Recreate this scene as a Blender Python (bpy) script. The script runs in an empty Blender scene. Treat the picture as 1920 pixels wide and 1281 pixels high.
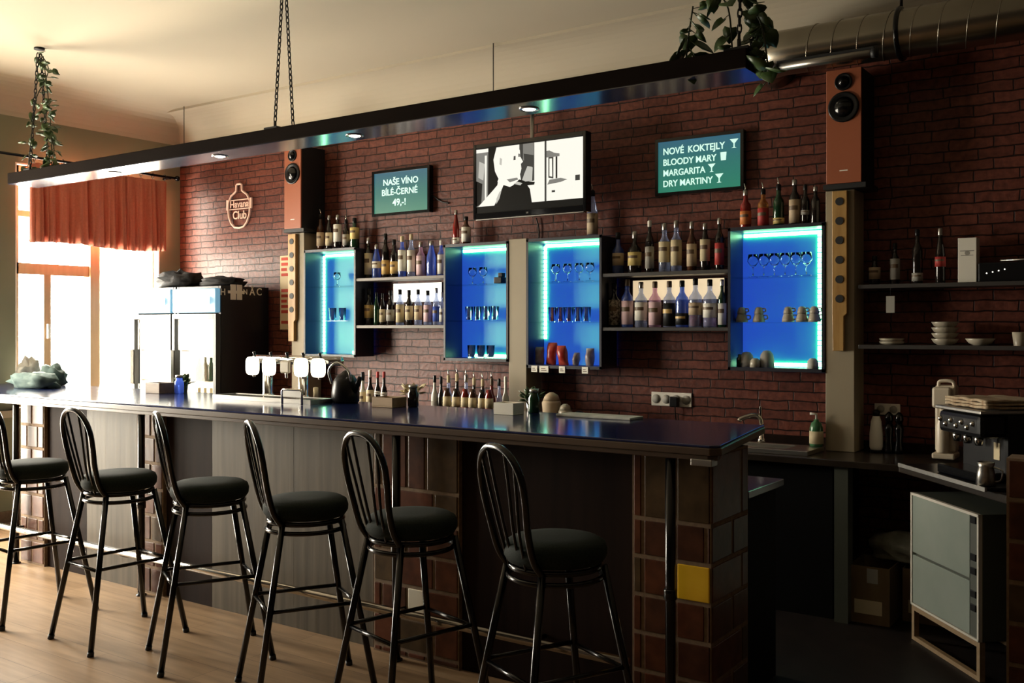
import bpy, math, random
from mathutils import Vector, Matrix, noise
random.seed(7)
C = bpy.context.scene.collection
PI = math.pi

# ------------------------------------------------------------------ camera
F = 1839.0            # focal length in pixels of the 1920 px wide frame
HZ = 616.0            # horizon row
CAMZ = 1.533
YAW = math.radians(34.7)
FX, FY = -math.sin(YAW), math.cos(YAW)
RX, RY = math.cos(YAW), math.sin(YAW)
cd = bpy.data.cameras.new('camera')
cam = bpy.data.objects.new('camera', cd)
C.objects.link(cam)
cam.location = (0, 0, CAMZ)
cam.rotation_euler = (PI / 2, 0, YAW)
cd.sensor_width = 36.0
cd.sensor_fit = 'HORIZONTAL'
cd.lens = F / 1920 * 36
cd.shift_y = -(640.5 - HZ) / 1920
cd.clip_start = 0.05
bpy.context.scene.camera = cam

# ------------------------------------------------------------------ daylight, exposure
SKY = 66.0
w = bpy.data.worlds.new('daylight')
bpy.context.scene.world = w
w.use_nodes = True
bg = w.node_tree.nodes['Background']
bg.inputs[0].default_value = (1.0, 0.93, 0.78, 1)
bg.inputs[1].default_value = SKY
_nt = w.node_tree
_tc = _nt.nodes.new('ShaderNodeTexCoord')
_sp = _nt.nodes.new('ShaderNodeSeparateXYZ')
_cr = _nt.nodes.new('ShaderNodeValToRGB')      # bright sky above, dimmer street below
_cr.color_ramp.elements[0].position, _cr.color_ramp.elements[0].color = 0.47, (0.66, 0.61, 0.50, 1)
_cr.color_ramp.elements[1].position, _cr.color_ramp.elements[1].color = 0.53, (1.0, 0.93, 0.78, 1)
_ma = _nt.nodes.new('ShaderNodeMath')
_ma.operation = 'MULTIPLY_ADD'
_ma.inputs[1].default_value, _ma.inputs[2].default_value = 0.5, 0.5
_nt.links.new(_tc.outputs['Generated'], _sp.inputs[0])
_nt.links.new(_sp.outputs['Z'], _ma.inputs[0])
_nt.links.new(_ma.outputs[0], _cr.inputs[0])
_nt.links.new(_cr.outputs[0], bg.inputs[0])
vs = bpy.context.scene.view_settings
vs.view_transform = 'Standard'
vs.look = 'None'
vs.exposure = 0.0
vs.gamma = 1.0
vs.use_curve_mapping = False

XL, XR, YB, YF, ZC, ZW = -7.70, 1.7, 5.72, -1.2, 3.47, 3.22
# windows on the left wall: (y0, y1, z0, z1)
WINS = [(4.17, 5.50, 0.90, 2.86), (1.85, 3.45, 0.10, 2.60)]
for i, (a, b, c, d) in enumerate(WINS):
    ld = bpy.data.lights.new('daylight_portal', 'AREA')
    ld.shape = 'RECTANGLE'
    ld.size, ld.size_y = d - c, b - a
    ld.cycles.is_portal = True
    lo = bpy.data.objects.new('daylight_portal', ld)
    C.objects.link(lo)
    lo.location = (XL - 0.165, (a + b) / 2, (c + d) / 2)
    lo.rotation_euler = (0, -PI / 2, 0)


# ------------------------------------------------------------------ pixel rays -> points on real planes
def ray(u):
    t = (u - 960) / F
    return FX + t * RX, FY + t * RY


def on_y(u, v, y):
    dx, dy = ray(u)
    Z = y / dy
    return Vector((dx * Z, y, CAMZ - (v - HZ) * Z / F))


def on_x(u, v, x):
    dx, dy = ray(u)
    Z = x / dx
    return Vector((x, dy * Z, CAMZ - (v - HZ) * Z / F))


def on_z(u, v, z):
    Z = F * (CAMZ - z) / (v - HZ)
    dx, dy = ray(u)
    return Vector((dx * Z, dy * Z, z))


# ------------------------------------------------------------------ materials
def mat(name, col, rough=0.5, metal=0.0, emit=None, estr=0.0, trans=0.0, spec=0.5, coat=0.0, alpha=1.0, ior=1.45):
    m = bpy.data.materials.new(name)
    m.use_nodes = True
    p = m.node_tree.nodes['Principled BSDF']
    p.inputs['Base Color'].default_value = (*col, 1)
    p.inputs['Roughness'].default_value = rough
    p.inputs['Metallic'].default_value = metal
    p.inputs['Transmission Weight'].default_value = trans
    p.inputs['Specular IOR Level'].default_value = spec
    p.inputs['Coat Weight'].default_value = coat
    p.inputs['IOR'].default_value = ior
    if emit:
        p.inputs['Emission Color'].default_value = (*emit, 1)
        p.inputs['Emission Strength'].default_value = estr
    return m


def nd(m, t, **kw):
    n = m.node_tree.nodes.new(t)
    for k, v in kw.items():
        setattr(n, k, v)
    return n


def lk(m, a, b):
    m.node_tree.links.new(a, b)


def ramp(m, stops):
    r = nd(m, 'ShaderNodeValToRGB')
    e = r.color_ramp.elements
    e[0].position, e[0].color = stops[0][0], (*stops[0][1], 1)
    e[1].position, e[1].color = stops[-1][0], (*stops[-1][1], 1)
    for p, c in stops[1:-1]:
        x = e.new(p)
        x.color = (*c, 1)
    return r


def noisy(name, stops, scale=(5, 5, 5), rough=0.6, bump=0.0, detail=4, metal=0.0, coat=0.0, spec=0.5, rot=0):
    """noise-coloured procedural surface in object space"""
    m = mat(name, stops[0][1], rough, metal, coat=coat, spec=spec)
    p = m.node_tree.nodes['Principled BSDF']
    tc = nd(m, 'ShaderNodeTexCoord')
    mp = nd(m, 'ShaderNodeMapping')
    mp.inputs['Scale'].default_value = scale
    mp.inputs['Rotation'].default_value = (0, 0, rot)
    no = nd(m, 'ShaderNodeTexNoise')
    no.inputs['Scale'].default_value = 1.0
    no.inputs['Detail'].default_value = detail
    r = ramp(m, stops)
    lk(m, tc.outputs['Object'], mp.inputs[0])
    lk(m, mp.outputs[0], no.inputs['Vector'])
    lk(m, no.outputs['Fac'], r.inputs[0])
    lk(m, r.outputs[0], p.inputs['Base Color'])
    if bump:
        b = nd(m, 'ShaderNodeBump')
        b.inputs['Strength'].default_value = bump
        b.inputs['Distance'].default_value = 0.01
        lk(m, no.outputs['Fac'], b.inputs['Height'])
        lk(m, b.outputs[0], p.inputs['Normal'])
    return m


def brick_mat():
    m = mat('red_brick', (0.1, 0.03, 0.02), 0.42, spec=0.30)
    p = m.node_tree.nodes['Principled BSDF']
    tc = nd(m, 'ShaderNodeTexCoord')
    sp = nd(m, 'ShaderNodeSeparateXYZ')
    cb = nd(m, 'ShaderNodeCombineXYZ')
    lk(m, tc.outputs['Object'], sp.inputs[0])
    lk(m, sp.outputs['X'], cb.inputs['X'])
    lk(m, sp.outputs['Z'], cb.inputs['Y'])
    n1 = nd(m, 'ShaderNodeTexNoise')
    n1.inputs['Scale'].default_value = 9.0
    n1.inputs['Detail'].default_value = 3
    lk(m, cb.outputs[0], n1.inputs['Vector'])
    sub = nd(m, 'ShaderNodeVectorMath', operation='SUBTRACT')
    sub.inputs[1].default_value = (0.5, 0.5, 0.5)
    lk(m, n1.outputs['Color'], sub.inputs[0])
    sc = nd(m, 'ShaderNodeVectorMath', operation='MULTIPLY')
    sc.inputs[1].default_value = (0.03, 0.022, 0)
    lk(m, sub.outputs[0], sc.inputs[0])
    ad = nd(m, 'ShaderNodeVectorMath', operation='ADD')
    lk(m, cb.outputs[0], ad.inputs[0])
    lk(m, sc.outputs[0], ad.inputs[1])
    bt = nd(m, 'ShaderNodeTexBrick')
    bt.offset = 0.43
    bt.squash = 0.8
    bt.squash_frequency = 3
    bt.inputs['Scale'].default_value = 1.0
    bt.inputs['Brick Width'].default_value = 0.215
    bt.inputs['Row Height'].default_value = 0.058
    bt.inputs['Mortar Size'].default_value = 0.0042
    bt.inputs['Mortar Smooth'].default_value = 0.5
    bt.inputs['Bias'].default_value = -0.1
    bt.inputs['Color1'].default_value = (0.150, 0.046, 0.031, 1)
    bt.inputs['Color2'].default_value = (0.090, 0.025, 0.017, 1)
    bt.inputs['Mortar'].default_value = (0.016, 0.006, 0.005, 1)
    lk(m, ad.outputs[0], bt.inputs['Vector'])
    n2 = nd(m, 'ShaderNodeTexNoise')
    n2.inputs['Scale'].default_value = 30
    n2.inputs['Detail'].default_value = 5
    lk(m, cb.outputs[0], n2.inputs['Vector'])
    r2 = ramp(m, [(0.3, (0.62, 0.6, 0.6)), (0.7, (1.25, 1.2, 1.15))])
    lk(m, n2.outputs['Fac'], r2.inputs[0])
    mx = nd(m, 'ShaderNodeMix', data_type='RGBA', blend_type='MULTIPLY')
    mx.inputs[0].default_value = 1.0
    lk(m, bt.outputs['Color'], mx.inputs[6])
    lk(m, r2.outputs[0], mx.inputs[7])
    lk(m, mx.outputs[2], p.inputs['Base Color'])
    inv = nd(m, 'ShaderNodeMath', operation='SUBTRACT')
    inv.inputs[0].default_value = 1.0
    lk(m, bt.outputs['Fac'], inv.inputs[1])
    mul = nd(m, 'ShaderNodeMath', operation='MULTIPLY_ADD')
    mul.inputs[1].default_value = 0.35
    lk(m, n2.outputs['Fac'], mul.inputs[0])
    lk(m, inv.outputs[0], mul.inputs[2])
    b = nd(m, 'ShaderNodeBump')
    b.inputs['Strength'].default_value = 0.8
    b.inputs['Distance'].default_value = 0.012
    lk(m, mul.outputs[0], b.inputs['Height'])
    lk(m, b.outputs[0], p.inputs['Normal'])
    return m


def floor_mat():
    m = mat('laminate_floor', (0.3, 0.2, 0.1), 0.38)
    p = m.node_tree.nodes['Principled BSDF']
    tc = nd(m, 'ShaderNodeTexCoord')
    bt = nd(m, 'ShaderNodeTexBrick')
    bt.inputs['Scale'].default_value = 1
    bt.inputs['Brick Width'].default_value = 1.2
    bt.inputs['Row Height'].default_value = 0.16
    bt.inputs['Mortar Size'].default_value = 0.0012
    bt.inputs['Color1'].default_value = (0.31, 0.205, 0.118, 1)
    bt.inputs['Color2'].default_value = (0.255, 0.165, 0.093, 1)
    bt.inputs['Mortar'].default_value = (0.08, 0.045, 0.025, 1)
    lk(m, tc.outputs['Object'], bt.inputs['Vector'])
    mp = nd(m, 'ShaderNodeMapping')
    mp.inputs['Scale'].default_value = (2.2, 26, 1)
    lk(m, tc.outputs['Object'], mp.inputs[0])
    no = nd(m, 'ShaderNodeTexNoise')
    no.inputs['Scale'].default_value = 1
    no.inputs['Detail'].default_value = 5
    lk(m, mp.outputs[0], no.inputs['Vector'])
    r = ramp(m, [(0.3, (0.72, 0.7, 0.68)), (0.7, (1.18, 1.16, 1.14))])
    lk(m, no.outputs['Fac'], r.inputs[0])
    mx = nd(m, 'ShaderNodeMix', data_type='RGBA', blend_type='MULTIPLY')
    mx.inputs[0].default_value = 1.0
    lk(m, bt.outputs['Color'], mx.inputs[6])
    lk(m, r.outputs[0], mx.inputs[7])
    lk(m, mx.outputs[2], p.inputs['Base Color'])
    return m


def pane_mat(name, tint=(1, 1, 1), refl=0.08):
    m = bpy.data.materials.new(name)
    m.use_nodes = True
    nt = m.node_tree
    nt.nodes.clear()
    o = nd(m, 'ShaderNodeOutputMaterial')
    t = nd(m, 'ShaderNodeBsdfTransparent')
    t.inputs[0].default_value = (*tint, 1)
    g = nd(m, 'ShaderNodeBsdfGlossy')
    g.inputs['Roughness'].default_value = 0.03
    fr = nd(m, 'ShaderNodeFresnel')
    fr.inputs[0].default_value = 1.2 + refl
    mx = nd(m, 'ShaderNodeMixShader')
    ge = nd(m, 'ShaderNodeNewGeometry')
    iv = nd(m, 'ShaderNodeMath', operation='SUBTRACT')
    iv.inputs[0].default_value = 1.0
    mu = nd(m, 'ShaderNodeMath', operation='MULTIPLY')
    lk(m, ge.outputs['Backfacing'], iv.inputs[1])
    lk(m, fr.outputs[0], mu.inputs[0])
    lk(m, iv.outputs[0], mu.inputs[1])
    lk(m, mu.outputs[0], mx.inputs[0])
    lk(m, t.outputs[0], mx.inputs[1])
    lk(m, g.outputs[0], mx.inputs[2])
    lk(m, mx.outputs[0], o.inputs[0])
    return m


M = {}
M['brick'] = brick_mat()
M['floor'] = floor_mat()
M['darkfloor'] = noisy('dark_vinyl', [(0.3, (0.0099, 0.00715, 0.0066)), (0.7, (0.0187, 0.0132, 0.01155))], (8, 8, 8), 0.5, spec=0.3)  # floor tone with the shade behind the bar painted in
M['ceiling'] = noisy('ceiling_plaster', [(0.3, (0.45, 0.395, 0.30)), (0.7, (0.48, 0.42, 0.32))], (0.8, 0.8, 0.8), 0.8)
M['plaster'] = noisy('olive_plaster', [(0.3, (0.2046, 0.2046, 0.1333)), (0.7, (0.2294, 0.2294, 0.1519))], (2, 2, 2), 0.8)
M['darkwall'] = noisy('dark_brown_wall', [(0.3, (0.028, 0.018, 0.012)), (0.7, (0.04, 0.026, 0.018))], (2, 2, 2), 0.8)
M['winwood'] = noisy('window_wood', [(0.3, (0.4, 0.264, 0.144)), (0.7, (0.464, 0.312, 0.176))], (3, 30, 3), 0.5)
M['pane'] = pane_mat('window_glass')
M['darktop'] = noisy('dark_lacquered_wood', [(0.3, (0.008, 0.014, 0.062)), (0.7, (0.012, 0.019, 0.080))], (2, 20, 20), 0.12, spec=0.9)  # blue cabinet reflections put into the lacquer's base colour
M['topedge'] = noisy('worn_dark_edge', [(0.3, (0.05, 0.03, 0.02)), (0.7, (0.09, 0.06, 0.04))], (2, 20, 20), 0.3)
M['beam'] = noisy('black_lacquer', [(0.3, (0.009, 0.006, 0.005)), (0.7, (0.014, 0.010, 0.008))], (2, 8, 8), 0.8, spec=0.02)
M['underside'] = mat('glossy_dark_laminate', (0.016, 0.02, 0.05), 0.15, ior=2.3)
M['greywood'] = noisy('grey_oak_panel', [(0.25, (0.045, 0.034, 0.021)), (0.5, (0.078, 0.061, 0.040)), (0.75, (0.108, 0.088, 0.060))], (24, 4, 1.0), 0.55, bump=0.1, spec=0.25)
M['darkwood'] = noisy('dark_stained_panel', [(0.3, (0.010, 0.005, 0.0035)), (0.7, (0.018, 0.009, 0.006))], (20, 4, 1.5), 0.65, spec=0.06)
M['mortar'] = noisy('sand_mortar', [(0.3, (0.14, 0.091, 0.0525)), (0.7, (0.21, 0.14, 0.084))], (40, 40, 40), 0.9)
M['tile1'] = noisy('glazed_tile_rust', [(0.25, (0.051, 0.0144, 0.006)), (0.75, (0.12, 0.0372, 0.015))], (14, 14, 14), 0.35, bump=0.15, spec=0.25)
M['tile2'] = noisy('glazed_tile_brown', [(0.25, (0.036, 0.012, 0.006)), (0.75, (0.09, 0.0312, 0.0144))], (14, 14, 14), 0.35, bump=0.15, spec=0.25)
M['tile3'] = noisy('glazed_tile_olive', [(0.25, (0.042, 0.0252, 0.0108)), (0.75, (0.09, 0.054, 0.024))], (14, 14, 14), 0.35, bump=0.15, spec=0.25)
M['yellow'] = noisy('yellow_glaze', [(0.3, (0.80, 0.47, 0.02)), (0.7, (0.88, 0.54, 0.03))], (10, 10, 10), 0.25)
M['whitetile'] = mat('white_glaze', (0.75, 0.7, 0.58), 0.25)
M['black'] = mat('black_metal', (0.003, 0.003, 0.0035), 0.17, spec=0.45)
M['blackmatte'] = mat('black_matte', (0.008, 0.008, 0.009), 0.55)
M['blackplastic'] = mat('black_plastic', (0.006, 0.006, 0.007), 0.32, spec=0.3)
M['dullblack'] = mat('dull_black_board', (0.006, 0.006, 0.006), 0.7, spec=0.08)
M['seat'] = noisy('dark_green_fabric', [(0.3, (0.006, 0.011, 0.008)), (0.7, (0.012, 0.019, 0.014))], (180, 180, 180), 0.8, bump=0.1, spec=0.25)
M['chrome'] = mat('chrome', (0.62, 0.60, 0.56), 0.16, 1.0)
M['steel'] = noisy('brushed_steel', [(0.3, (0.36, 0.344, 0.32)), (0.7, (0.44, 0.424, 0.392))], (4, 60, 60), 0.32, metal=1.0)
M['duct'] = noisy('galvanised_steel', [(0.3, (0.306, 0.2805, 0.2295)), (0.7, (0.3995, 0.3655, 0.2975))], (5, 5, 5), 0.27, metal=1.0)
M['column'] = noisy('beige_board', [(0.3, (0.2992, 0.2448, 0.1632)), (0.7, (0.3264, 0.272, 0.1836))], (3, 3, 3), 0.55)
M['goldwood'] = noisy('golden_wood', [(0.3, (0.315, 0.165, 0.045)), (0.7, (0.45, 0.27, 0.09))], (30, 30, 4), 0.4)
M['terracotta'] = noisy('terracotta_veneer', [(0.3, (0.2856, 0.0782, 0.0306)), (0.7, (0.3128, 0.0884, 0.0374))], (6, 6, 2), 0.45)
M['curtain'] = noisy('orange_red_cloth', [(0.3, (0.54, 0.17, 0.105)), (0.7, (0.62, 0.205, 0.13))], (60, 60, 60), 0.8)
_m = M['curtain']
_p = _m.node_tree.nodes['Principled BSDF']
_t = nd(_m, 'ShaderNodeBsdfTranslucent')
_t.inputs[0].default_value = (0.60, 0.20, 0.12, 1)
_x = nd(_m, 'ShaderNodeMixShader')
_x.inputs[0].default_value = 0.065
lk(_m, _p.outputs[0], _x.inputs[1])
lk(_m, _t.outputs[0], _x.inputs[2])
lk(_m, _x.outputs[0], _m.node_tree.nodes['Material Output'].inputs[0])
M['shelf'] = mat('dark_grey_board', (0.05, 0.045, 0.042), 0.4)
M['shelfedge'] = mat('grey_shelf_board', (0.168, 0.147, 0.126), 0.5)
M['cabside'] = mat('cabinet_grey_board', (0.02, 0.035, 0.17), 0.4)  # grey board with the cabinet's blue light put into its colour
M['cabframe'] = mat('cabinet_dark_edge', (0.02, 0.02, 0.03), 0.4)
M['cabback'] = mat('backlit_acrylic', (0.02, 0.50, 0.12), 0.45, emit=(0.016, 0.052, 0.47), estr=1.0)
M['led'] = mat('led_strip', (0.8, 0.9, 0.85), 0.5, emit=(0.38, 1.0, 0.50), estr=13.0)
M['glassshelf'] = pane_mat('clear_glass_shelf', (0.86, 0.93, 0.95), 0.1)
M['drinkglass'] = mat('drinking_glass', (0.93, 0.97, 1.0), 0.02, trans=1.0)
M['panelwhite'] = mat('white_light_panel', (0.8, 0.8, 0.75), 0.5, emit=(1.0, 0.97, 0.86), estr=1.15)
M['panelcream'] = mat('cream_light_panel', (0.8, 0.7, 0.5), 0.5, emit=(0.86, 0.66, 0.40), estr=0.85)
M['white'] = mat('white_plastic', (0.72, 0.68, 0.6), 0.4)
M['sodawhite'] = mat('warm_white_plastic', (0.66, 0.57, 0.44), 0.35)
M['paper'] = mat('white_paper', (0.80, 0.77, 0.68), 0.8)
M['cream'] = mat('cream_paper', (0.612, 0.51, 0.323), 0.8)
M['offwhite'] = mat('off_white_ceramic', (0.434, 0.3844, 0.2976), 0.3)
M['badge'] = mat('lit_tap_badge', (0.9, 0.85, 0.7), 0.4, emit=(1.0, 0.90, 0.70), estr=1.9)
M['brass'] = mat('brass', (0.62, 0.45, 0.18), 0.25, 1.0)
M['spot'] = mat('lit_halogen', (1, 1, 1), 0.4, emit=(1.0, 0.94, 0.84), estr=22.0)
M['spotoff'] = mat('unlit_lens', (0.3, 0.28, 0.24), 0.2)
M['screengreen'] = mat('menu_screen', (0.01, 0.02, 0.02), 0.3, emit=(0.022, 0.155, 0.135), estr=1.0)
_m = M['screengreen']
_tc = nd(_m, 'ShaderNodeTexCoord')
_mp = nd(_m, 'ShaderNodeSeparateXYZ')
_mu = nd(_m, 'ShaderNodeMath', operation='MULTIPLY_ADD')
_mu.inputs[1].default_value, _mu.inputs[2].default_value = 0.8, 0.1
_r = ramp(_m, [(0.0, (0.020, 0.20, 0.115)), (0.55, (0.024, 0.155, 0.14)), (1.0, (0.03, 0.105, 0.19))])  # blue-to-green reflected glow painted into the screen emission
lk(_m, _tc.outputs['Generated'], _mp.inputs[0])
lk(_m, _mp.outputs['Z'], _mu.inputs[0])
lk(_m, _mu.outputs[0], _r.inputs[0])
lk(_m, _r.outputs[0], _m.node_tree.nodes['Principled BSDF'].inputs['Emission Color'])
M['chalk'] = mat('screen_white_text', (0.2, 0.2, 0.2), 0.5, emit=(0.62, 0.95, 0.80), estr=1.0)
M['tvblack'] = mat('gloss_black_bezel', (0.006, 0.006, 0.007), 0.12)
GREY = [mat('picture_grey', (0.01, 0.01, 0.01), 0.3, spec=0.15, emit=(g, g * 0.97, g * 0.86), estr=1.0) for g in (0.003, 0.05, 0.22, 0.55, 1.0)]
M['signpink'] = mat('pale_pink_paint', (0.72, 0.46, 0.36), 0.5, emit=(0.72, 0.42, 0.32), estr=0.12)  # painted decal, its lit look partly put into emission
M['leaf'] = noisy('pothos_leaf', [(0.3, (0.0245, 0.0525, 0.0154)), (0.7, (0.084, 0.133, 0.042))], (12, 12, 12), 0.4)
M['stem'] = mat('dark_stem', (0.025, 0.03, 0.012), 0.6)
M['fridgewhite'] = mat('cooler_interior', (0.75, 0.75, 0.68), 0.5, emit=(1.0, 0.97, 0.84), estr=1.3)
M['fridgesign'] = mat('lit_cooler_sign', (0.10, 0.20, 0.27), 0.4, emit=(0.16, 0.36, 0.50), estr=0.8)
M['doorframe'] = mat('grey_door_frame', (0.06, 0.06, 0.055), 0.35)
M['lampglow'] = mat('lit_tube', (0.9, 0.95, 1), 0.4, emit=(0.95, 1.0, 1.0), estr=3.0)
M['fridgeside'] = mat('navy_black_enamel', (0.006, 0.007, 0.011), 0.3)
M['clothblack'] = noisy('black_cloth', [(0.3, (0.006, 0.006, 0.007)), (0.7, (0.02, 0.02, 0.022))], (30, 30, 30), 0.8, bump=0.4)
M['clothgreen'] = noisy('teal_cloth', [(0.3, (0.036, 0.068, 0.064)), (0.7, (0.104, 0.152, 0.136))], (14, 14, 14), 0.8, bump=0.4)
M['clothgrey'] = noisy('pale_grey_cloth', [(0.3, (0.35, 0.36, 0.33)), (0.7, (0.6, 0.6, 0.54))], (14, 14, 14), 0.8, bump=0.4)
M['cardboard'] = noisy('cardboard', [(0.3, (0.144, 0.09, 0.045)), (0.7, (0.18, 0.12, 0.06))], (20, 20, 4), 0.85)
M['bag'] = noisy('wrinkled_plastic', [(0.3, (0.25, 0.25, 0.2)), (0.7, (0.5, 0.5, 0.42))], (14, 14, 14), 0.3, bump=0.6)
M['appl'] = noisy('pale_green_grey_enamel', [(0.3, (0.2604, 0.31, 0.2666)), (0.7, (0.31, 0.3534, 0.31))], (6, 6, 6), 0.35)
M['applside'] = mat('grey_green_enamel', (0.085, 0.0925, 0.075), 0.4)
M['wood'] = noisy('natural_wood', [(0.3, (0.28, 0.182, 0.091)), (0.7, (0.35, 0.238, 0.133))], (4, 40, 40), 0.5)
M['brownwood'] = noisy('brown_wood', [(0.3, (0.112, 0.07, 0.0385)), (0.7, (0.168, 0.1085, 0.063))], (4, 40, 40), 0.5)
M['towel'] = noisy('tan_towel', [(0.3, (0.27, 0.1725, 0.0975)), (0.7, (0.465, 0.375, 0.255))], (10, 60, 10), 0.9, bump=0.4)
M['crisps'] = noisy('red_foil', [(0.35, (0.30, 0.015, 0.012)), (0.65, (0.55, 0.10, 0.06))], (16, 16, 16), 0.3)
M['foilgrey'] = noisy('silver_foil', [(0.3, (0.14, 0.10, 0.11)), (0.7, (0.45, 0.40, 0.38))], (16, 16, 16), 0.3)
M['redpaper'] = mat('red_print', (0.45, 0.05, 0.03), 0.8)
M['backcounter'] = noisy('dark_worktop', [(0.3, (0.02, 0.014, 0.01)), (0.7, (0.03, 0.022, 0.016))], (8, 8, 8), 0.25)
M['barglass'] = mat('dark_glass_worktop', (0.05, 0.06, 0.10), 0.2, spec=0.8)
GL = {   # bottle glass
    'dark': mat('dark_bottle_glass', (0.010, 0.007, 0.006), 0.08, coat=0.3),
    'brown': mat('brown_bottle_glass', (0.06, 0.018, 0.006), 0.08, coat=0.3),
    'green': mat('green_bottle_glass', (0.008, 0.035, 0.014), 0.08, coat=0.3),
    'red': mat('red_bottle_glass', (0.20, 0.015, 0.012), 0.08, coat=0.3),
    'amber': mat('amber_bottle_glass', (0.62, 0.25, 0.06), 0.04, trans=0.7),
    'white': mat('white_bottle', (0.62, 0.6, 0.52), 0.3),
}
def lit_glass(name, tint, body, fac):
    """thin clear bottle wall: see-through, lets back light glow in the glass, glossy skin"""
    m = bpy.data.materials.new(name)
    m.use_nodes = True
    nt = m.node_tree
    nt.nodes.clear()
    o = nd(m, 'ShaderNodeOutputMaterial')
    t = nd(m, 'ShaderNodeBsdfTransparent')
    t.inputs[0].default_value = (*tint, 1)
    tr = nd(m, 'ShaderNodeBsdfTranslucent')
    tr.inputs[0].default_value = (*body, 1)
    df = nd(m, 'ShaderNodeBsdfDiffuse')
    df.inputs[0].default_value = (*body, 1)
    g = nd(m, 'ShaderNodeBsdfGlossy')
    g.inputs['Roughness'].default_value = 0.06
    m1, m2, m3 = (nd(m, 'ShaderNodeMixShader') for _ in range(3))
    m1.inputs[0].default_value = 0.5
    lk(m, tr.outputs[0], m1.inputs[1])
    lk(m, df.outputs[0], m1.inputs[2])
    m2.inputs[0].default_value = fac
    lk(m, t.outputs[0], m2.inputs[1])
    lk(m, m1.outputs[0], m2.inputs[2])
    m3.inputs[0].default_value = 0.10
    lk(m, m2.outputs[0], m3.inputs[1])
    lk(m, g.outputs[0], m3.inputs[2])
    lk(m, m3.outputs[0], o.inputs[0])
    return m


GL['clear'] = lit_glass('clear_bottle_glass', (0.80, 0.86, 0.98), (0.55, 0.62, 0.90), 0.32)  # bluish cabinet light put into the clear glass tint
GL['blue'] = lit_glass('blue_bottle_glass', (0.35, 0.50, 0.98), (0.18, 0.30, 0.85), 0.45)
GL['pink'] = lit_glass('pink_bottle_glass', (0.95, 0.75, 0.88), (0.75, 0.50, 0.65), 0.40)
LB = {
    'cream': M['cream'], 'white': M['paper'], 'gold': mat('gold_label', (0.60, 0.40, 0.14), 0.45), 'black': M['blackmatte'],
    'red': mat('red_label', (0.42, 0.04, 0.035), 0.6), 'pink': mat('pink_label', (0.72, 0.50, 0.52), 0.7),
    'blue': mat('blue_label', (0.05, 0.10, 0.42), 0.6), 'grey': mat('grey_label', (0.34, 0.32, 0.28), 0.7),
    'beige': mat('beige_label', (0.50, 0.38, 0.25), 0.7), 'yellow': mat('yellow_label', (0.66, 0.50, 0.18), 0.6),
    'orange': mat('orange_label', (0.62, 0.20, 0.05), 0.6), 'mottled': noisy('mottled_label', [(0.4, (0.05, 0.03, 0.02)), (0.6, (0.5, 0.42, 0.3))], (60, 60, 60), 0.7),
}


# ------------------------------------------------------------------ mesh building
ORG = {}


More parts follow.
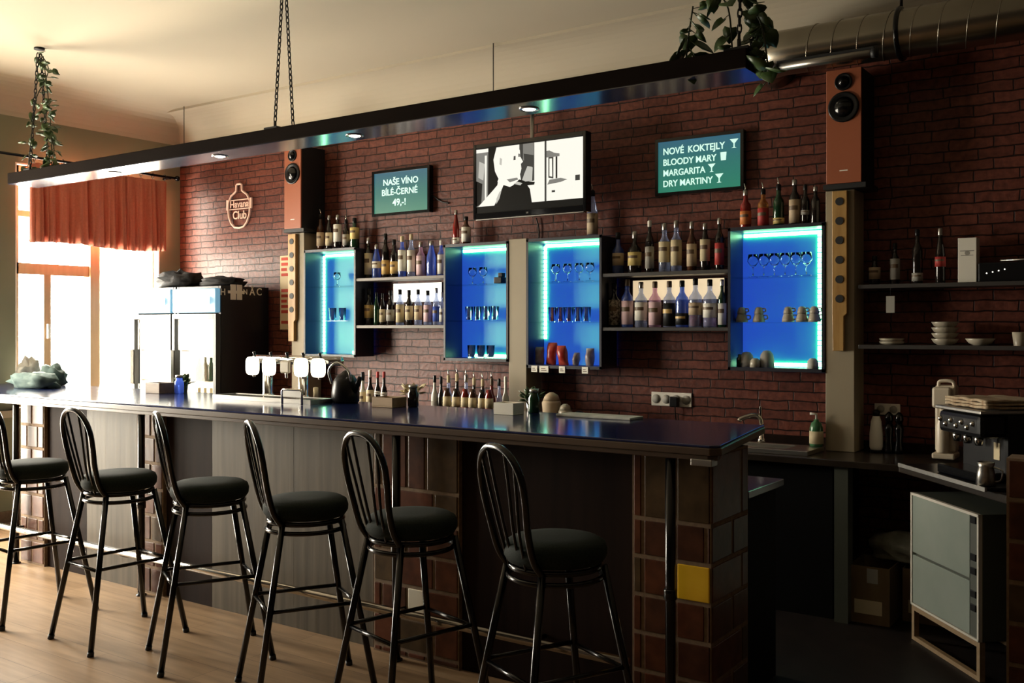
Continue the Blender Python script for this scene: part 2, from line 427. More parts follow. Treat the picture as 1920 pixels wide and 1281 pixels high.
class MB:
    def __init__(self):
        self.v, self.f, self.mi = [], [], []
        self.cur = 0

    def face(self, idx):
        self.f.append(idx)
        self.mi.append(self.cur)

    def add(self, vs_, fs):
        n = len(self.v)
        self.v += [Vector(p) for p in vs_]
        for f in fs:
            self.face([i + n for i in f])
        return self

    def box(self, x0, y0, z0, x1, y1, z1):
        vs_ = [(x0, y0, z0), (x1, y0, z0), (x1, y1, z0), (x0, y1, z0), (x0, y0, z1), (x1, y0, z1), (x1, y1, z1), (x0, y1, z1)]
        return self.add(vs_, [(0, 3, 2, 1), (4, 5, 6, 7), (0, 1, 5, 4), (1, 2, 6, 5), (2, 3, 7, 6), (3, 0, 4, 7)])

    def obox(self, o, ax, ay, az, sx, sy, sz):
        """box from corner o along three axis vectors"""
        o, ax, ay, az = Vector(o), Vector(ax) * sx, Vector(ay) * sy, Vector(az) * sz
        vs_ = [o, o + ax, o + ax + ay, o + ay, o + az, o + ax + az, o + ax + ay + az, o + ay + az]
        return self.add(vs_, [(0, 3, 2, 1), (4, 5, 6, 7), (0, 1, 5, 4), (1, 2, 6, 5), (2, 3, 7, 6), (3, 0, 4, 7)])

    def prism(self, poly, axis, a, b):
        """extrude a 2D polygon along axis: 'z' -> (p,q)=(x,y); 'y' -> (x,z); 'x' -> (y,z)"""
        def P(p, h):
            return {'z': (p[0], p[1], h), 'y': (p[0], h, p[1]), 'x': (h, p[0], p[1])}[axis]
        n = len(poly)
        vs_ = [P(p, a) for p in poly] + [P(p, b) for p in poly]
        fs = [tuple(range(n)), tuple(range(2 * n - 1, n - 1, -1))]
        fs += [(i, n + i, n + (i + 1) % n, (i + 1) % n) for i in range(n)]
        return self.add(vs_, fs)

    def lathe(self, prof, c=(0, 0, 0), seg=20, axis='z', cap=True):
        c = Vector(c)
        n = len(self.v)
        for r, h in prof:
            for k in range(seg):
                a = 2 * PI * k / seg
                p, q = r * math.cos(a), r * math.sin(a)
                self.v.append(c + Vector({'z': (p, q, h), 'y': (p, h, q), 'x': (h, p, q)}[axis]))
        for i in range(len(prof) - 1):
            for k in range(seg):
                k2 = (k + 1) % seg
                self.face([n + i * seg + k, n + i * seg + k2, n + (i + 1) * seg + k2, n + (i + 1) * seg + k])
        if cap:
            self.face([n + k for k in range(seg)][::-1])
            m_ = n + (len(prof) - 1) * seg
            self.face([m_ + k for k in range(seg)])
        return self

    def tube(self, pts, r, seg=10, closed=False):
        pts = [Vector(p) for p in pts]
        n = len(self.v)
        m_ = len(pts)
        up = None
        for i, p in enumerate(pts):
            a = pts[(i - 1) % m_] if (closed or i > 0) else p
            b = pts[(i + 1) % m_] if (closed or i < m_ - 1) else p
            t = (b - a).normalized()
            if up is None:
                up = Vector((0, 0, 1)) if abs(t.z) < 0.9 else Vector((1, 0, 0))
            s = t.cross(up).normalized()
            up = s.cross(t).normalized()
            rr = r[i] if isinstance(r, (list, tuple)) else r
            for k in range(seg):
                an = 2 * PI * k / seg
                self.v.append(p + s * (rr * math.cos(an)) + up * (rr * math.sin(an)))
        for i in range(m_ if closed else m_ - 1):
            j = (i + 1) % m_
            for k in range(seg):
                k2 = (k + 1) % seg
                self.face([n + i * seg + k, n + i * seg + k2, n + j * seg + k2, n + j * seg + k])
        if not closed:
            self.face([n + k for k in range(seg)][::-1])
            self.face([n + (m_ - 1) * seg + k for k in range(seg)])
        return self

    def grid(self, fn, nu, nv):
        n = len(self.v)
        for j in range(nv + 1):
            for i in range(nu + 1):
                self.v.append(Vector(fn(i / nu, j / nv)))
        for j in range(nv):
            for i in range(nu):
                a = n + j * (nu + 1) + i
                self.face([a, a + 1, a + nu + 2, a + nu + 1])
        return self

    def lump(self, c, size, seed, amp=0.25, freq=2.2, seg=22, rings=12, flat=True):
        """folded cloth / bag: a noisy ellipsoid with a flat underside"""
        c = Vector(c)
        n = len(self.v)
        for i in range(rings + 1):
            th = PI * i / rings
            for k in range(seg):
                ph = 2 * PI * k / seg
                d = Vector((math.sin(th) * math.cos(ph), math.sin(th) * math.sin(ph), math.cos(th)))
                q = 1 + amp * noise.noise(d * freq + Vector((seed * 3.1, seed, 0))) + 0.5 * amp * noise.noise(d * freq * 2.6 + Vector((seed, 7, 1)))
                p = Vector((d.x * size[0], d.y * size[1], d.z * size[2])) * q
                if flat:
                    p.z = max(p.z, -size[2] * 0.55)
                self.v.append(c + p)
        for i in range(rings):
            for k in range(seg):
                k2 = (k + 1) % seg
                self.face([n + i * seg + k, n + (i + 1) * seg + k, n + (i + 1) * seg + k2, n + i * seg + k2])
        return self

    def build(self, name, m, parent=None, smooth=False, bevel=0.0, loc=None, world=True, weld=False):
        me = bpy.data.meshes.new(name)
        org = Vector((0, 0, 0))
        if parent is not None:
            org = ORG.get(parent.name, Vector((0, 0, 0))) if world else Vector((0, 0, 0))
        elif loc is not None:
            org = Vector(loc)
        me.from_pydata([tuple(p - org) for p in self.v], [], self.f)
        ms = m if isinstance(m, (list, tuple)) else [m]
        for x in ms:
            me.materials.append(x)
        for p, i in zip(me.polygons, self.mi):
            p.material_index = i
            p.use_smooth = smooth
        me.update()
        o = bpy.data.objects.new(name, me)
        C.objects.link(o)
        if parent is not None:
            o.parent = parent
            ORG[o.name] = org
        elif loc is not None:
            o.location = loc
            ORG[o.name] = org
        else:
            ORG[o.name] = org
        if bevel:
            b = o.modifiers.new('bevel', 'BEVEL')
            b.width = bevel
            b.segments = 2
            b.limit_method = 'ANGLE'
        if smooth == 'auto' or (smooth and bevel):
            pass
        return o


def thing(name, loc, label, cat, group=None, rotz=0.0):
    o = bpy.data.objects.new(name, None)
    C.objects.link(o)
    o.location = loc
    o.rotation_euler = (0, 0, rotz)
    o.empty_display_size = 0.05
    ORG[o.name] = Vector(loc)
    return tag(o, label, cat, group)


def tag(o, label=None, cat=None, group=None, kind=None):
    if label:
        o['label'] = label
    if cat:
        o['category'] = cat
    if group:
        o['group'] = group
    if kind:
        o['kind'] = kind
    return o


def struct(o, label=None):
    o['kind'] = 'structure'
    if label:
        o['label'] = label
    return o


def copy_tree(o, parent=None):
    c = o.copy()
    C.objects.link(c)
    if parent is not None:
        c.parent = parent
    for ch in list(o.children):
        copy_tree(ch, c)
    return c


def text_part(name, s, size, m, parent, pos, rot=(PI / 2, 0, 0), align='CENTER', extrude=0.001, sx=1.0, bold=0.012):
    cu = bpy.data.curves.new(name, 'FONT')
    cu.body = s
    cu.size = size
    cu.extrude = extrude
    cu.offset = size * bold
    cu.align_x = align
    cu.align_y = 'CENTER'
    t = bpy.data.objects.new('tmp', cu)
    C.objects.link(t)
    me = bpy.data.meshes.new_from_object(t.evaluated_get(bpy.context.evaluated_depsgraph_get()))
    bpy.data.objects.remove(t)
    bpy.data.curves.remove(cu)
    me.materials.clear()
    me.materials.append(m)
    o = bpy.data.objects.new(name, me)
    C.objects.link(o)
    o.parent = parent
    o.location = Vector(pos) - ORG[parent.name]
    o.rotation_euler = rot
    o.scale = (sx, 1, 1)
    return o


def crom(pts, n=6):
    """Catmull-Rom through points"""
    pts = [Vector(p) for p in pts]
    out = []
    for i in range(len(pts) - 1):
        p0 = pts[max(i - 1, 0)]
        p1, p2 = pts[i], pts[i + 1]
        p3 = pts[min(i + 2, len(pts) - 1)]
        for k in range(n):
            t = k / n
            out.append(0.5 * ((2 * p1) + (p2 - p0) * t + (2 * p0 - 5 * p1 + 4 * p2 - p3) * t * t + (3 * p1 - p0 - 3 * p2 + p3) * t ** 3))
    out.append(pts[-1])
    return out


# ================================================================== ROOM
struct(MB().box(XL - 0.4, YF - 0.2, -0.1, XR + 0.2, YB + 0.2, 0).build('floor', M['floor']))
struct(MB().box(-6.4, 3.9, 0, XR, YB, 0.004).build('floor_bar', M['darkfloor']))  # dark sheet: shade behind the bar put into the floor colour
struct(MB().box(XL - 0.4, YB, 0, XR + 0.2, YB + 0.2, ZC + 0.2).build('wall_back', M['brick']))
struct(MB().box(XR, YF, 0, XR + 0.2, YB, ZC + 0.2).build('wall_right', M['darkwall']))
struct(MB().box(XL - 0.4, YF - 0.2, 0, XR + 0.2, YF, ZC + 0.2).build('wall_front', M['darkwall']))
# left wall with its window openings
wl = MB()
edges = []
y = YF
T = 0.16
for (a, b, c, d) in sorted(WINS):
    wl.box(XL - T, y, 0, XL, a, ZC + 0.2)
    wl.box(XL - T, a, 0, XL, b, c)
    wl.box(XL - T, a, d, XL, b, ZC + 0.2)
    y = b
wl.box(XL - T, y, 0, XL, YB, ZC + 0.2)
struct(wl.build('wall_left', M['plaster']))
# ceiling with a coved edge and a fine step where the cove meets the flat
ce = MB()
ce.box(XL - 0.4, YF - 0.2, ZC, XR + 0.2, YB + 0.2, ZC + 0.2)
struct(ce.build('ceiling', M['ceiling']))
cv = MB()
R = 0.30
prof = [(0, ZW)] + [(R * (1 - math.cos(a)), ZW + (ZC - 0.02 - ZW) * math.sin(a)) for a in [PI / 2 * k / 10 for k in range(1, 11)]] + [(R, ZC), (0, ZC)]
cv.prism([(YB - p, q) for p, q in prof], 'x', XL, XR)
struct(cv.build('trim_1', M['ceiling']))
cv = MB()
cv.prism([(XL + p * 1.15, min(ZC + .001, ZW + (q - ZW) * 1.09)) for p, q in prof], 'y', YF, YB)
struct(cv.build('trim_2', M['ceiling']))

# windows
for n, (a, b, c, d) in enumerate(WINS):
    fr = MB()
    x0, x1 = XL - 0.14, XL - 0.07
    w_ = 0.065
    tr = 2.02
    ys_end = 4.895 if n == 0 else b
    for (p, q, r, s) in ((a, b, c, c + w_), (a, b, d - w_, d), (a, ys_end, tr - 0.045, tr + 0.045)):
        fr.box(x0, p, r, x1, q, s)
    n_s = 3
    if n == 0:
        ys = [a, 4.477, 4.895, b]
        ws = [0.05, 0.075, 0.05]
    else:
        ys = [a, a + (b - a) / 3, a + 2 * (b - a) / 3, b]
        ws = [0.07, 0.07]
    fr.box(x0, a, c, x1, a + w_, d)
    fr.box(x0, b - (0.025 if n == 0 else w_), c, x1, b, d)
    fr.box(x0 + .002, ys[1] - 0.03, c + .002, x1 + .003, ys[1] + 0.03, tr - 0.0455)
    fr.box(x0 - 0.01, ys[2] - 0.045, c, x1 + 0.02, ys[2] + 0.045, d)
    fr.box(x0 + .002, a, 2.44, x1 - .002, ys[2], 2.49)
    wf = struct(fr.build('window_%d' % (n + 1), M['winwood']))
    struct(MB().box(x0 + 0.03, a, c, x0 + 0.036, b, d).build('window_pane', M['pane'], wf))
    hm = MB().box(x1, ys[1] - 0.012, c + 0.55, x1 + 0.035, ys[1] + 0.012, c + 0.67)
    hm.build('window_handle', M['white'], wf)
    rl = MB().box(x1, a, c, XL + .001, a + .012, d).box(x1, b - .012, c, XL + .001, b, d).box(x1, a + .012, d - .012, XL + .001, b - .012, d)
    struct(rl.build('window_reveal', M['paper'], wf))
    sill = MB().box(XL - 0.07, a - 0.03, c - 0.03, XL + 0.06, b + 0.03, c + 0.002)
    struct(sill.build('window_sill', M['offwhite'], wf))
struct(MB().box(XL, YF, 0, XL + 0.015, YB, 0.09).build('baseboard_left', M['brownwood']))
struct(MB().box(XL + 0.002, 3.48, 0.83, XL + 0.05, 4.18, 0.885).build('trim_3', M['offwhite']), 'pale ledge between the windows')

# ================================================================== CURTAIN + ROD
ry, rz = XL + 0.10, 2.90
rod = thing('curtain_rod', (ry, 4.6, rz), 'thin dark curtain rod above the orange-red valance', 'curtain rod')
MB().tube([(ry, 3.55, rz), (ry, 5.60, rz)], 0.011).build('rod', M['black'], rod, True)
MB().lathe([(0.001, -0.025), (0.02, -0.015), (0.024, 0), (0.02, 0.015), (0.001, 0.025)], (ry, 5.615, rz), 12, 'y').build('finial', M['black'], rod, True)
for yy in (3.6, 5.54):
    MB().box(XL, yy - 0.01, rz - 0.015, ry, yy + 0.01, rz + 0.0).build('bracket', M['black'], rod)
cu = MB()


def curt(u, v):
    yv = 4.25 + (5.49 - 4.25) * u
    ph = 2 * PI * (u * 10.5 + 0.35 * math.sin(u * 9))
    amp = (0.030 + 0.035 * v) * (0.75 + 0.35 * math.sin(u * 23))
    return (ry + 1.25 * amp * (1.6 * abs(math.sin(ph / 2)) ** 0.6 - 0.9 + 0.25 * math.sin(2.7 * ph)), yv + 0.012 * v * math.cos(ph), 2.855 - v * (0.635 - 0.012 * math.sin(u * 7)))


cu.grid(curt, 200, 10)
co = cu.build('curtain', M['curtain'], None, True, loc=(ry, 4.83, 2.22))
for k in range(11):
    yk = 4.27 + k * .121
    MB().tube([(ry + .017 * math.sin(a), yk, rz - .006 + .024 * math.cos(a)) for a in [2 * PI * q / 16 for q in range(16)]], .0025, 5, closed=True).tube([(ry, yk, rz - .030), (ry, yk, 2.845)], .002, 5).build('curtain_ring', M['black'], co, True)
sm = co.modifiers.new('cloth', 'SOLIDIFY')
sm.thickness = 0.004
tag(co, 'short pleated orange-red valance hanging across the top of the window', 'curtain')

# ================================================================== BAR
HB = 1.10
YFR = 3.50        # facade plane
XE = -1.487       # right end of the base


def xat(u, y_):
    return on_y(u, 700, y_).x


# worktop
top = thing('bar_worktop', (-4, 3.8, HB), 'long dark glossy wooden bar worktop with angled right end', 'bar counter')
poly = [(-7.685, 3.39), (-1.46, 3.39), (-1.425, 3.42), (-1.57, 4.26), (-7.685, 4.26)]
tb = MB()
tb.prism([(-7.685, 3.396), (-1.463, 3.396), (-1.431, 3.423), (-1.573, 4.26), (-7.685, 4.26)], 'z', HB - 0.010, HB)
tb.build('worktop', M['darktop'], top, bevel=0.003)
tb = MB()
tb.prism(poly, 'z', HB - 0.038, HB - 0.0105)
tb.build('slab', M['topedge'], top, bevel=0.003)
tb = MB()
tb.prism([(-7.68, 3.396), (-1.47, 3.396), (-1.44, 3.42), (-1.45, 3.46), (-7.68, 3.46)], 'z', HB - 0.058, HB - 0.0385)
tb.build('edge_moulding', M['topedge'], top, bevel=0.003)
MB().box(-1.535, 3.385, HB - 0.078, -1.45, 3.44, HB - 0.052).build('corner_bracket', M['steel'], top, bevel=0.003)['label'] = 'steel corner bracket'

# base with its panels and tile pillars
base = thing('bar_counter', (-4, 3.8, 0), 'bar front of grey oak panels, dark panels and rust-brown tile pillars', 'bar')
MB().box(-6.42, YFR + 0.02, 0, XE - 0.012, 3.84, HB - 0.045).build('carcass', M['darkwood'], base)


def panel(name, u0, u1, m, y_=YFR, label=None):
    o = MB().box(xat(u0, y_), y_ - 0.004, 0.0, xat(u1, y_), y_ + 0.03, HB - 0.04).build(name, m, base)
    if label:
        o['label'] = label


panel('dark_panel', 82, 164, M['darkwood'])
panel('oak_panel', 163.5, 258, M['greywood'])
panel('dark_panel', 304, 399, M['darkwood'])
panel('oak_panel', 398.5, 552, M['greywood'])
panel('oak_panel', 551.5, 701, M['greywood'])
panel('dark_panel', 859, 1187, M['darkwood'])
TH = 0.150


def pillar(x0, x1, y0, y1, z1, pattern, right=True, special=None, label=None, parent=base):
    rnd = random.Random(int(abs(x0) * 1000))
    p = MB().box(x0, y0 + 0.003, 0, x1 - 0.003 * right, y1, z1).build('tile_pillar', M['mortar'], parent)
    if label:
        p['label'] = label
    t = MB()
    J = 0.0085
    row = 0
    z = z1
    while z > 0.02:
        h = TH * (1.8 if row in pattern.get('tall', ()) else 1)
        zb = max(z - h, 0.0)
        cuts = pattern['odd'] if row % 2 else pattern['even']
        xs = [0.0] + list(cuts) + [1.0]
        for a, b in zip(xs[:-1], xs[1:]):
            xa, xb = x0 + (x1 - x0) * a + J, x0 + (x1 - x0) * b - J
            if special and special[0] == row and abs(special[1] - a) < 1e-6:
                s = MB().box(xa, y0 - 0.003, zb + J, xb, y0 + 0.016, z - J)
                so = s.build('glazed_tile', special[2], p, bevel=0.003)
                so['label'] = special[3]
                continue
            t.cur = rnd.choice([0, 0, 0, 1, 1, 2])
            e = rnd.uniform(0, 0.004)
            t.box(xa, y0 - e * .5, zb + J, xb, y0 + 0.016, z - J)
        if right:
            ycuts = [0.0, 0.55, 1.0] if row % 2 else [0.0, 0.8, 1.0]
            for a, b in zip(ycuts[:-1], ycuts[1:]):
                t.cur = rnd.choice([0, 1, 1, 2])
                e = rnd.uniform(0, 0.004)
                t.box(x1 - 0.016, y0 + (y1 - y0) * a + J, zb + J, x1 + e * .5, y0 + (y1 - y0) * b - J, z - J)
        z = zb
        row += 1
    t.build('tiles', [M['tile1'], M['tile2'], M['tile3']], p, bevel=0.003)
    return p


YP = YFR - 0.03
pillar(xat(38, YP), xat(82, YP), YP, 3.83, HB - 0.045, {'even': (0.5,), 'odd': (0.3, 0.75)}, False)
pillar(xat(256, YP), xat(305, YP), YP, 3.83, HB - 0.045, {'even': (0.55,), 'odd': (0.25, 0.7)}, False)
pillar(xat(700, YP), xat(860, YP), YP, 3.83, HB - 0.045, {'even': (0.1, 0.41, 0.63), 'odd': (0.26, 0.72), 'tall': (0,)}, False,
       special=(4, 0.41, M['whitetile'], 'white glazed tile'))
pillar(xat(1185, YP), XE, YP, 3.845, HB - 0.045, {'even': (0.14, 0.56), 'odd': (0.14, 0.55, 0.93), 'tall': (0,)}, True,
       special=(2, 0.56, M['yellow'], 'plain yellow glazed tile'))
# black posts in front of the pillars
POST = [(30, 'black steel post at the far left end of the bar'), (265, 'black steel post by the second tile pillar from the window'),
        (743, 'black steel post before the tile pillar with the white tile'), (1257, 'black steel post before the tile pillar with the yellow tile')]
for u, lab in POST:
    x = xat(u, 3.42)
    p = thing('support_post', (x, 3.42, 0), lab, 'post', 'posts along the bar front')
    MB().lathe([(0.02, 0.0), (0.02, HB - 0.062)], (x, 3.42, 0), 16).build('pole', M['black'], p, True)
    MB().lathe([(0.030, 0), (0.030, 0.006), (0.022, 0.010)], (x, 3.42, 0), 16).build('base_plate', M['black'], p, True)
    MB().lathe([(0.024, 0.50), (0.026, 0.505), (0.026, 0.535), (0.024, 0.54)], (x, 3.42, 0), 16).build('collar', M['black'], p, True)
# foot rail
fr = thing('foot_rail', (-4, 3.3, 0), 'long polished metal foot rail running low along the bar front', 'foot rail')
MB().tube([(-6.7, 3.30, 0.268), (-1.75, 3.30, 0.268)], 0.019, 14).build('rail', M['chrome'], fr, True)
for x in (-6.36, -5.03, -3.06, -2.3):
    MB().tube(crom([(x + 0.05, 3.30, 0.255), (x + 0.05, 3.36, 0.235), (x + 0.05, 3.497, 0.23)]), 0.010).build('bracket', M['black'], fr, True)

# inner work shelf of the bar
iw = thing('under_bar_worktop', (-3, 4.05, 0), 'low dark glass worktop behind the bar, catching blue light beside the tile pillar', 'worktop')
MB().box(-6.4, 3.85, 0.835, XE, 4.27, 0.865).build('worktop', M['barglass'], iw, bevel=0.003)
MB().box(-6.4, 3.86, 0, XE - 0.02, 4.22, 0.835).build('cabinet', M['dullblack'], iw)

# ================================================================== BACK COUNTER
HK = 0.85
bc = thing('back_counter', (-3, 5.4, 0), 'dark worktop along the brick wall behind the bar', 'counter')
bp = [(-6.1, 5.13), (-1.2, 5.13), (-0.40, 4.18), (0.6, 4.18), (0.6, YB - 0.002), (-6.1, YB - 0.002)]
b = MB()
b.prism(bp, 'z', HK - 0.035, HK)
b.build('worktop', M['backcounter'], bc, bevel=0.003)
MB().box(-6.1, YB - 0.03, HK, 0.6, YB - 0.002, HK + 0.05).build('backsplash', M['darkwood'], bc)
MB().box(-6.05, 5.2, 0, -1.55, 5.70, HK - 0.035).build('cabinet', M['dullblack'], bc)
MB().box(-1.53, 5.16, 0, -1.46, 5.25, HK - 0.035).build('leg', M['applside'], bc)
MB().box(-0.38, 4.5, 0, 0.58, 5.7, HK - 0.035).build('end_cabinet', M['dullblack'], bc)

# pilasters
def pilaster(u0, u1, vt, lab):
    a, c_ = on_y(u0, vt, 5.5), on_y(u1, vt, 5.5)
    z1 = 0.5 * (a.z + c_.z)
    o = MB().box(a.x, 5.5, HK + 0.001, c_.x, YB - 0.031, z1).build('pilaster', [M['column']], None, bevel=0.003, loc=((a.x + c_.x) / 2, 5.6, HK))
    tag(o, lab, 'pilaster')
    return a.x, c_.x, z1


pl = pilaster(547, 570, 437, 'narrow beige pilaster at the left end of the lit cabinets')
pm = pilaster(954, 987, 448, 'beige pilaster between the two middle lit cabinets')
pr = pilaster(1548, 1602, 357, 'wide beige pilaster right of the cups cabinet')


def board(u0, u1, vt, vb, uw, vn, lab, n):
    """golden wooden board with a row of round holes and a narrower tail"""
    a, b_ = on_y(u0, vt, 5.5), on_y(u1, vt, 5.5)
    zb = on_y((u0 + u1) / 2, vb, 5.5).z
    zn = on_y((u0 + u1) / 2, vn, 5.5).z
    zt = a.z
    wd = b_.x - a.x
    o = MB()
    o.prism([(a.x, zt), (b_.x, zt), (b_.x, zn), (b_.x - wd * .22, zn - 0.015), (b_.x - wd * .22, zb), (a.x + wd * .05, zb), (a.x, zn)], 'y', 5.470, 5.4995)
    ob = tag(o.build('bottle_rack_board', M['goldwood'], None, bevel=0.003, loc=((a.x + b_.x) / 2, 5.49, zb)), lab, 'wooden board')
    ORG[ob.name] = Vector(((a.x + b_.x) / 2, 5.49, zb))
    for k in range(n):
        z_ = zt - (zt - zn) * (k + 0.55) / (n + 0.3)
        MB().lathe([(wd * .27, -0.003), (wd * .27, 0.003), (wd * .2, 0.003)], ((a.x + b_.x) / 2, 5.469, z_), 16, 'y').build('hole', M['blackmatte'], ob)


board(1563, 1591, 360, 658, 0, 588, 'golden wooden board with round dark holes on the wide right pilaster', 6)
board(545, 559, 440, 640, 0, 600, 'golden wooden board with round holes on the narrow left pilaster', 6)


# ================================================================== LIT CABINETS
def glass_tumbler(name, x, y_, z, r, h, parent=None, stem=False):
    if stem:
        prof = [(r * .9, 0), (r * .9, .003), (.004, .007), (.0035, h * .42), (r * .55, h * .5), (r, h * .68), (r * .86, h), (r * .82, h), (r * .94, h * .69), (r * .5, h * .53), (.001, h * .5)]
    else:
        prof = [(r * .8, 0), (r, h), (r * .93, h), (r * .74, .006), (.001, .006)]
    o = MB().lathe(prof, (x, y_, z), 16, cap=False)
    return o.build(name, M['drinkglass'], parent, True, loc=(x, y_, z))


CABZ = {}


def cabinet(lab, u0, u1, vt, vb, strips, shelves, depth=0.20, yf=5.5):
    a, b_ = on_y(u0, vt, yf), on_y(u1, vt, yf)
    x0, x1 = a.x, b_.x
    um = (u0 + u1) / 2
    z1, z0 = on_y(um, vt, yf).z, on_y(um, vb, yf).z
    yb = yf + depth
    c = thing('display_cabinet', ((x0 + x1) / 2, yf + depth / 2, z0), lab, 'display cabinet', 'blue lit display cabinets behind the bar')
    t = 0.014
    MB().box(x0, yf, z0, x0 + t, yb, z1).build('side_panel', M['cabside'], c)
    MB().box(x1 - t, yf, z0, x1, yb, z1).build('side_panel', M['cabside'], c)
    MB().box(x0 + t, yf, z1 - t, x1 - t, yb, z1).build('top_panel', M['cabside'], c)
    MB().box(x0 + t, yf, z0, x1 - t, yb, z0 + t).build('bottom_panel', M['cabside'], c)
    MB().box(x0 + t, yb - 0.008, z0 + t, x1 - t, yb, z1 - t).build('back_panel', M['cabback'], c)['label'] = 'blue backlit panel'
    e = MB()
    e.box(x0 - .002, yf - .006, z0 - .004, x0 + t, yf, z1 + .004)
    e.box(x1 - t, yf - .006, z0 - .004, x1 + .002, yf, z1 + .004)
    e.box(x0 - .002, yf - .006, z1 - t, x1 + .002, yf, z1 + .006)
    e.box(x0 - .002, yf - .006, z0 - .006, x1 + .002, yf, z0 + t)
    e.box(x1, yf, z0, x1 + .002, yb, z1)
    e.build('edge_trim', M['cabframe'], c)
    s_ = 0.020
    yy0, yy1 = yb - 0.016, yb - 0.0095
    for s in strips:
        k, p, q = s
        if k in 'lr':
            za, zb_ = z0 + (z1 - z0) * p, z0 + (z1 - z0) * q
            xa = x0 + t + 0.004 if k == 'l' else x1 - t - 0.062 - s_
            m_ = MB()
            nn = max(2, int((zb_ - za) / 0.03))
            for j in range(nn):
                m_.box(xa, yy0, za + (zb_ - za) * j / nn, xa + s_, yy1, za + (zb_ - za) * (j + .8) / nn)
            m_.build('led_strip', M['led'], c)
        else:
            xa, xb = x0 + (x1 - x0) * p, x0 + (x1 - x0) * q
            za = z1 - t - 0.006 - s_ if k == 't' else z0 + t + 0.004
            m_ = MB()
            nn = max(2, int((xb - xa) / 0.03))
            for j in range(nn):
                m_.box(xa + (xb - xa) * j / nn, yy0, za, xa + (xb - xa) * (j + .85) / nn, yy1, za + s_)
            m_.build('led_strip', M['led'], c)
    zs = [z0 + t]
    for v in shelves:
        z_ = on_y(um, v, yf).z
        MB().box(x0 + t, yf + 0.01, z_ - 0.003, x1 - t, yb - 0.03, z_ + 0.003).build('glass_shelf', M['glassshelf'], c)
        zs.append(z_ + 0.003)
    return dict(x0=x0, x1=x1, z0=z0, z1=z1, zs=zs)


c1 = cabinet('narrow blue lit cabinet, leftmost, beside the narrow left pilaster', 571, 667, 468, 668,
             [('l', .03, .97), ('t', .08, .96), ('b', .62, .96)], (602, 537))
c2 = cabinet('blue lit cabinet left of the middle beige pilaster', 833, 953, 457, 676,
             [('t', .05, .97), ('b', .2, .97)], (602, 533))
c3 = cabinet('blue lit cabinet with snack bags, right of the middle beige pilaster', 988, 1128, 446, 690,
             [('l', .22, .97), ('t', .05, .97)], (605, 528))
c4 = cabinet('large blue lit cabinet with cups, beside the wide right pilaster', 1366, 1546, 424, 695,
             [('t', .04, .96), ('r', .03, .97), ('b', .1, .96)], (605, 518))

gi = 0


def glasses(cb, u_list, shelf, r, h, stem, what, where, y_=5.60):
    for i, u in enumerate(u_list):
        x = on_y(u, 600, y_).x
        if not (cb['x0'] + r + .016 < x < cb['x1'] - r - .016):
            continue
        o = glass_tumbler('wine_glass' if stem else 'tumbler', x, y_, cb['zs'][shelf] + .0005, r, h, stem=stem)
        ordn = ['leftmost', 'second from left', 'third from left', 'fourth from left', 'fifth from left', 'sixth from left', 'seventh from left'][i]
        tag(o, '%s, %s %s' % (what, ordn, where), 'glass', 'glasses ' + where)


glasses(c4, (1412, 1432, 1452, 1472, 1492, 1512), 2, .033, .135, True, 'clear stemmed glass', 'on top shelf of cups cabinet')
glasses(c3, (1036, 1052, 1068, 1084, 1100), 1, .030, .10, False, 'clear tumbler', 'on shelf above snack bags')
glasses(c3, (1042, 1064, 1086, 1106), 2, .032, .12, True, 'clear stemmed glass', 'on top shelf of snack cabinet')
glasses(c2, (880, 896, 912, 928), 1, .030, .10, False, 'clear tumbler', 'on middle shelf left of middle pilaster')
glasses(c2, (886, 906), 2, .032, .12, True, 'clear stemmed glass', 'on top shelf left of middle pilaster')
glasses(c1, (624, 642), 1, .030, .10, False, 'clear tumbler', 'on middle shelf of leftmost cabinet')
glasses(c1, (632,), 2, .030, .11, True, 'clear stemmed glass', 'on top shelf of leftmost cabinet')
glasses(c2, (884, 902, 920), 0, .030, .09, False, 'clear tumbler', 'on cabinet floor left of middle pilaster')
# small camera-like dark box on the top shelf of c2
x = on_y(938, 520, 5.58).x
db = thing('speaker_dock', (x, 5.58, c2['zs'][2]), 'small dark gadget at the right of a top glass shelf', 'gadget')
MB().box(x - .035, 5.55, c2['zs'][2] + .001, x + .03, 5.61, c2['zs'][2] + .045).build('body', M['blackplastic'], db, bevel=.004)
MB().box(x - .006, 5.56, c2['zs'][2] + .045, x + .03, 5.60, c2['zs'][2] + .075).build('top_block', M['blackplastic'], db, bevel=.004)

# stacked espresso cups in c4
for i, (u, lab) in enumerate([(1391, 'leftmost stack'), (1423, 'second stack from left'), (1478, 'third stack from left'), (1504, 'fourth stack from left'), (1527, 'rightmost stack')]):
    p = on_y(u, 600, 5.58)
    zb = c4['zs'][1] + .0005
    x = p.x
    for k in range(2):
        r1, r0, h = (.036, .024, .052) if k == 0 else (.028, .018, .042)
        z_ = zb + (.047 if k else 0)
        cupo = thing('espresso_cup', (x, 5.58, z_), ('upturned beige cup on top of the %s in the cups cabinet' if k else 'upturned beige cup at the bottom of the %s in the cups cabinet') % lab, 'cup', 'upturned cups in the lit cabinet')
        MB().lathe([(r1, 0), (r1 * .98, h * .3), (r0 * 1.15, h * .8), (r0, h * .93), (r0 * .72, h * .94), (r0 * .7, h), (.001, h)], (x, 5.58, z_), 18).build('body', M['offwhite'], cupo, True)
        MB().tube(crom([(x + r1 * .92, 5.58, z_ + h * .3), (x + r1 * 1.45, 5.58, z_ + h * .4), (x + r1 * 1.35, 5.58, z_ + h * .75), (x + r1 * .72, 5.58, z_ + h * .75)], 4), .004, 6).build('handle', M['offwhite'], cupo, True)
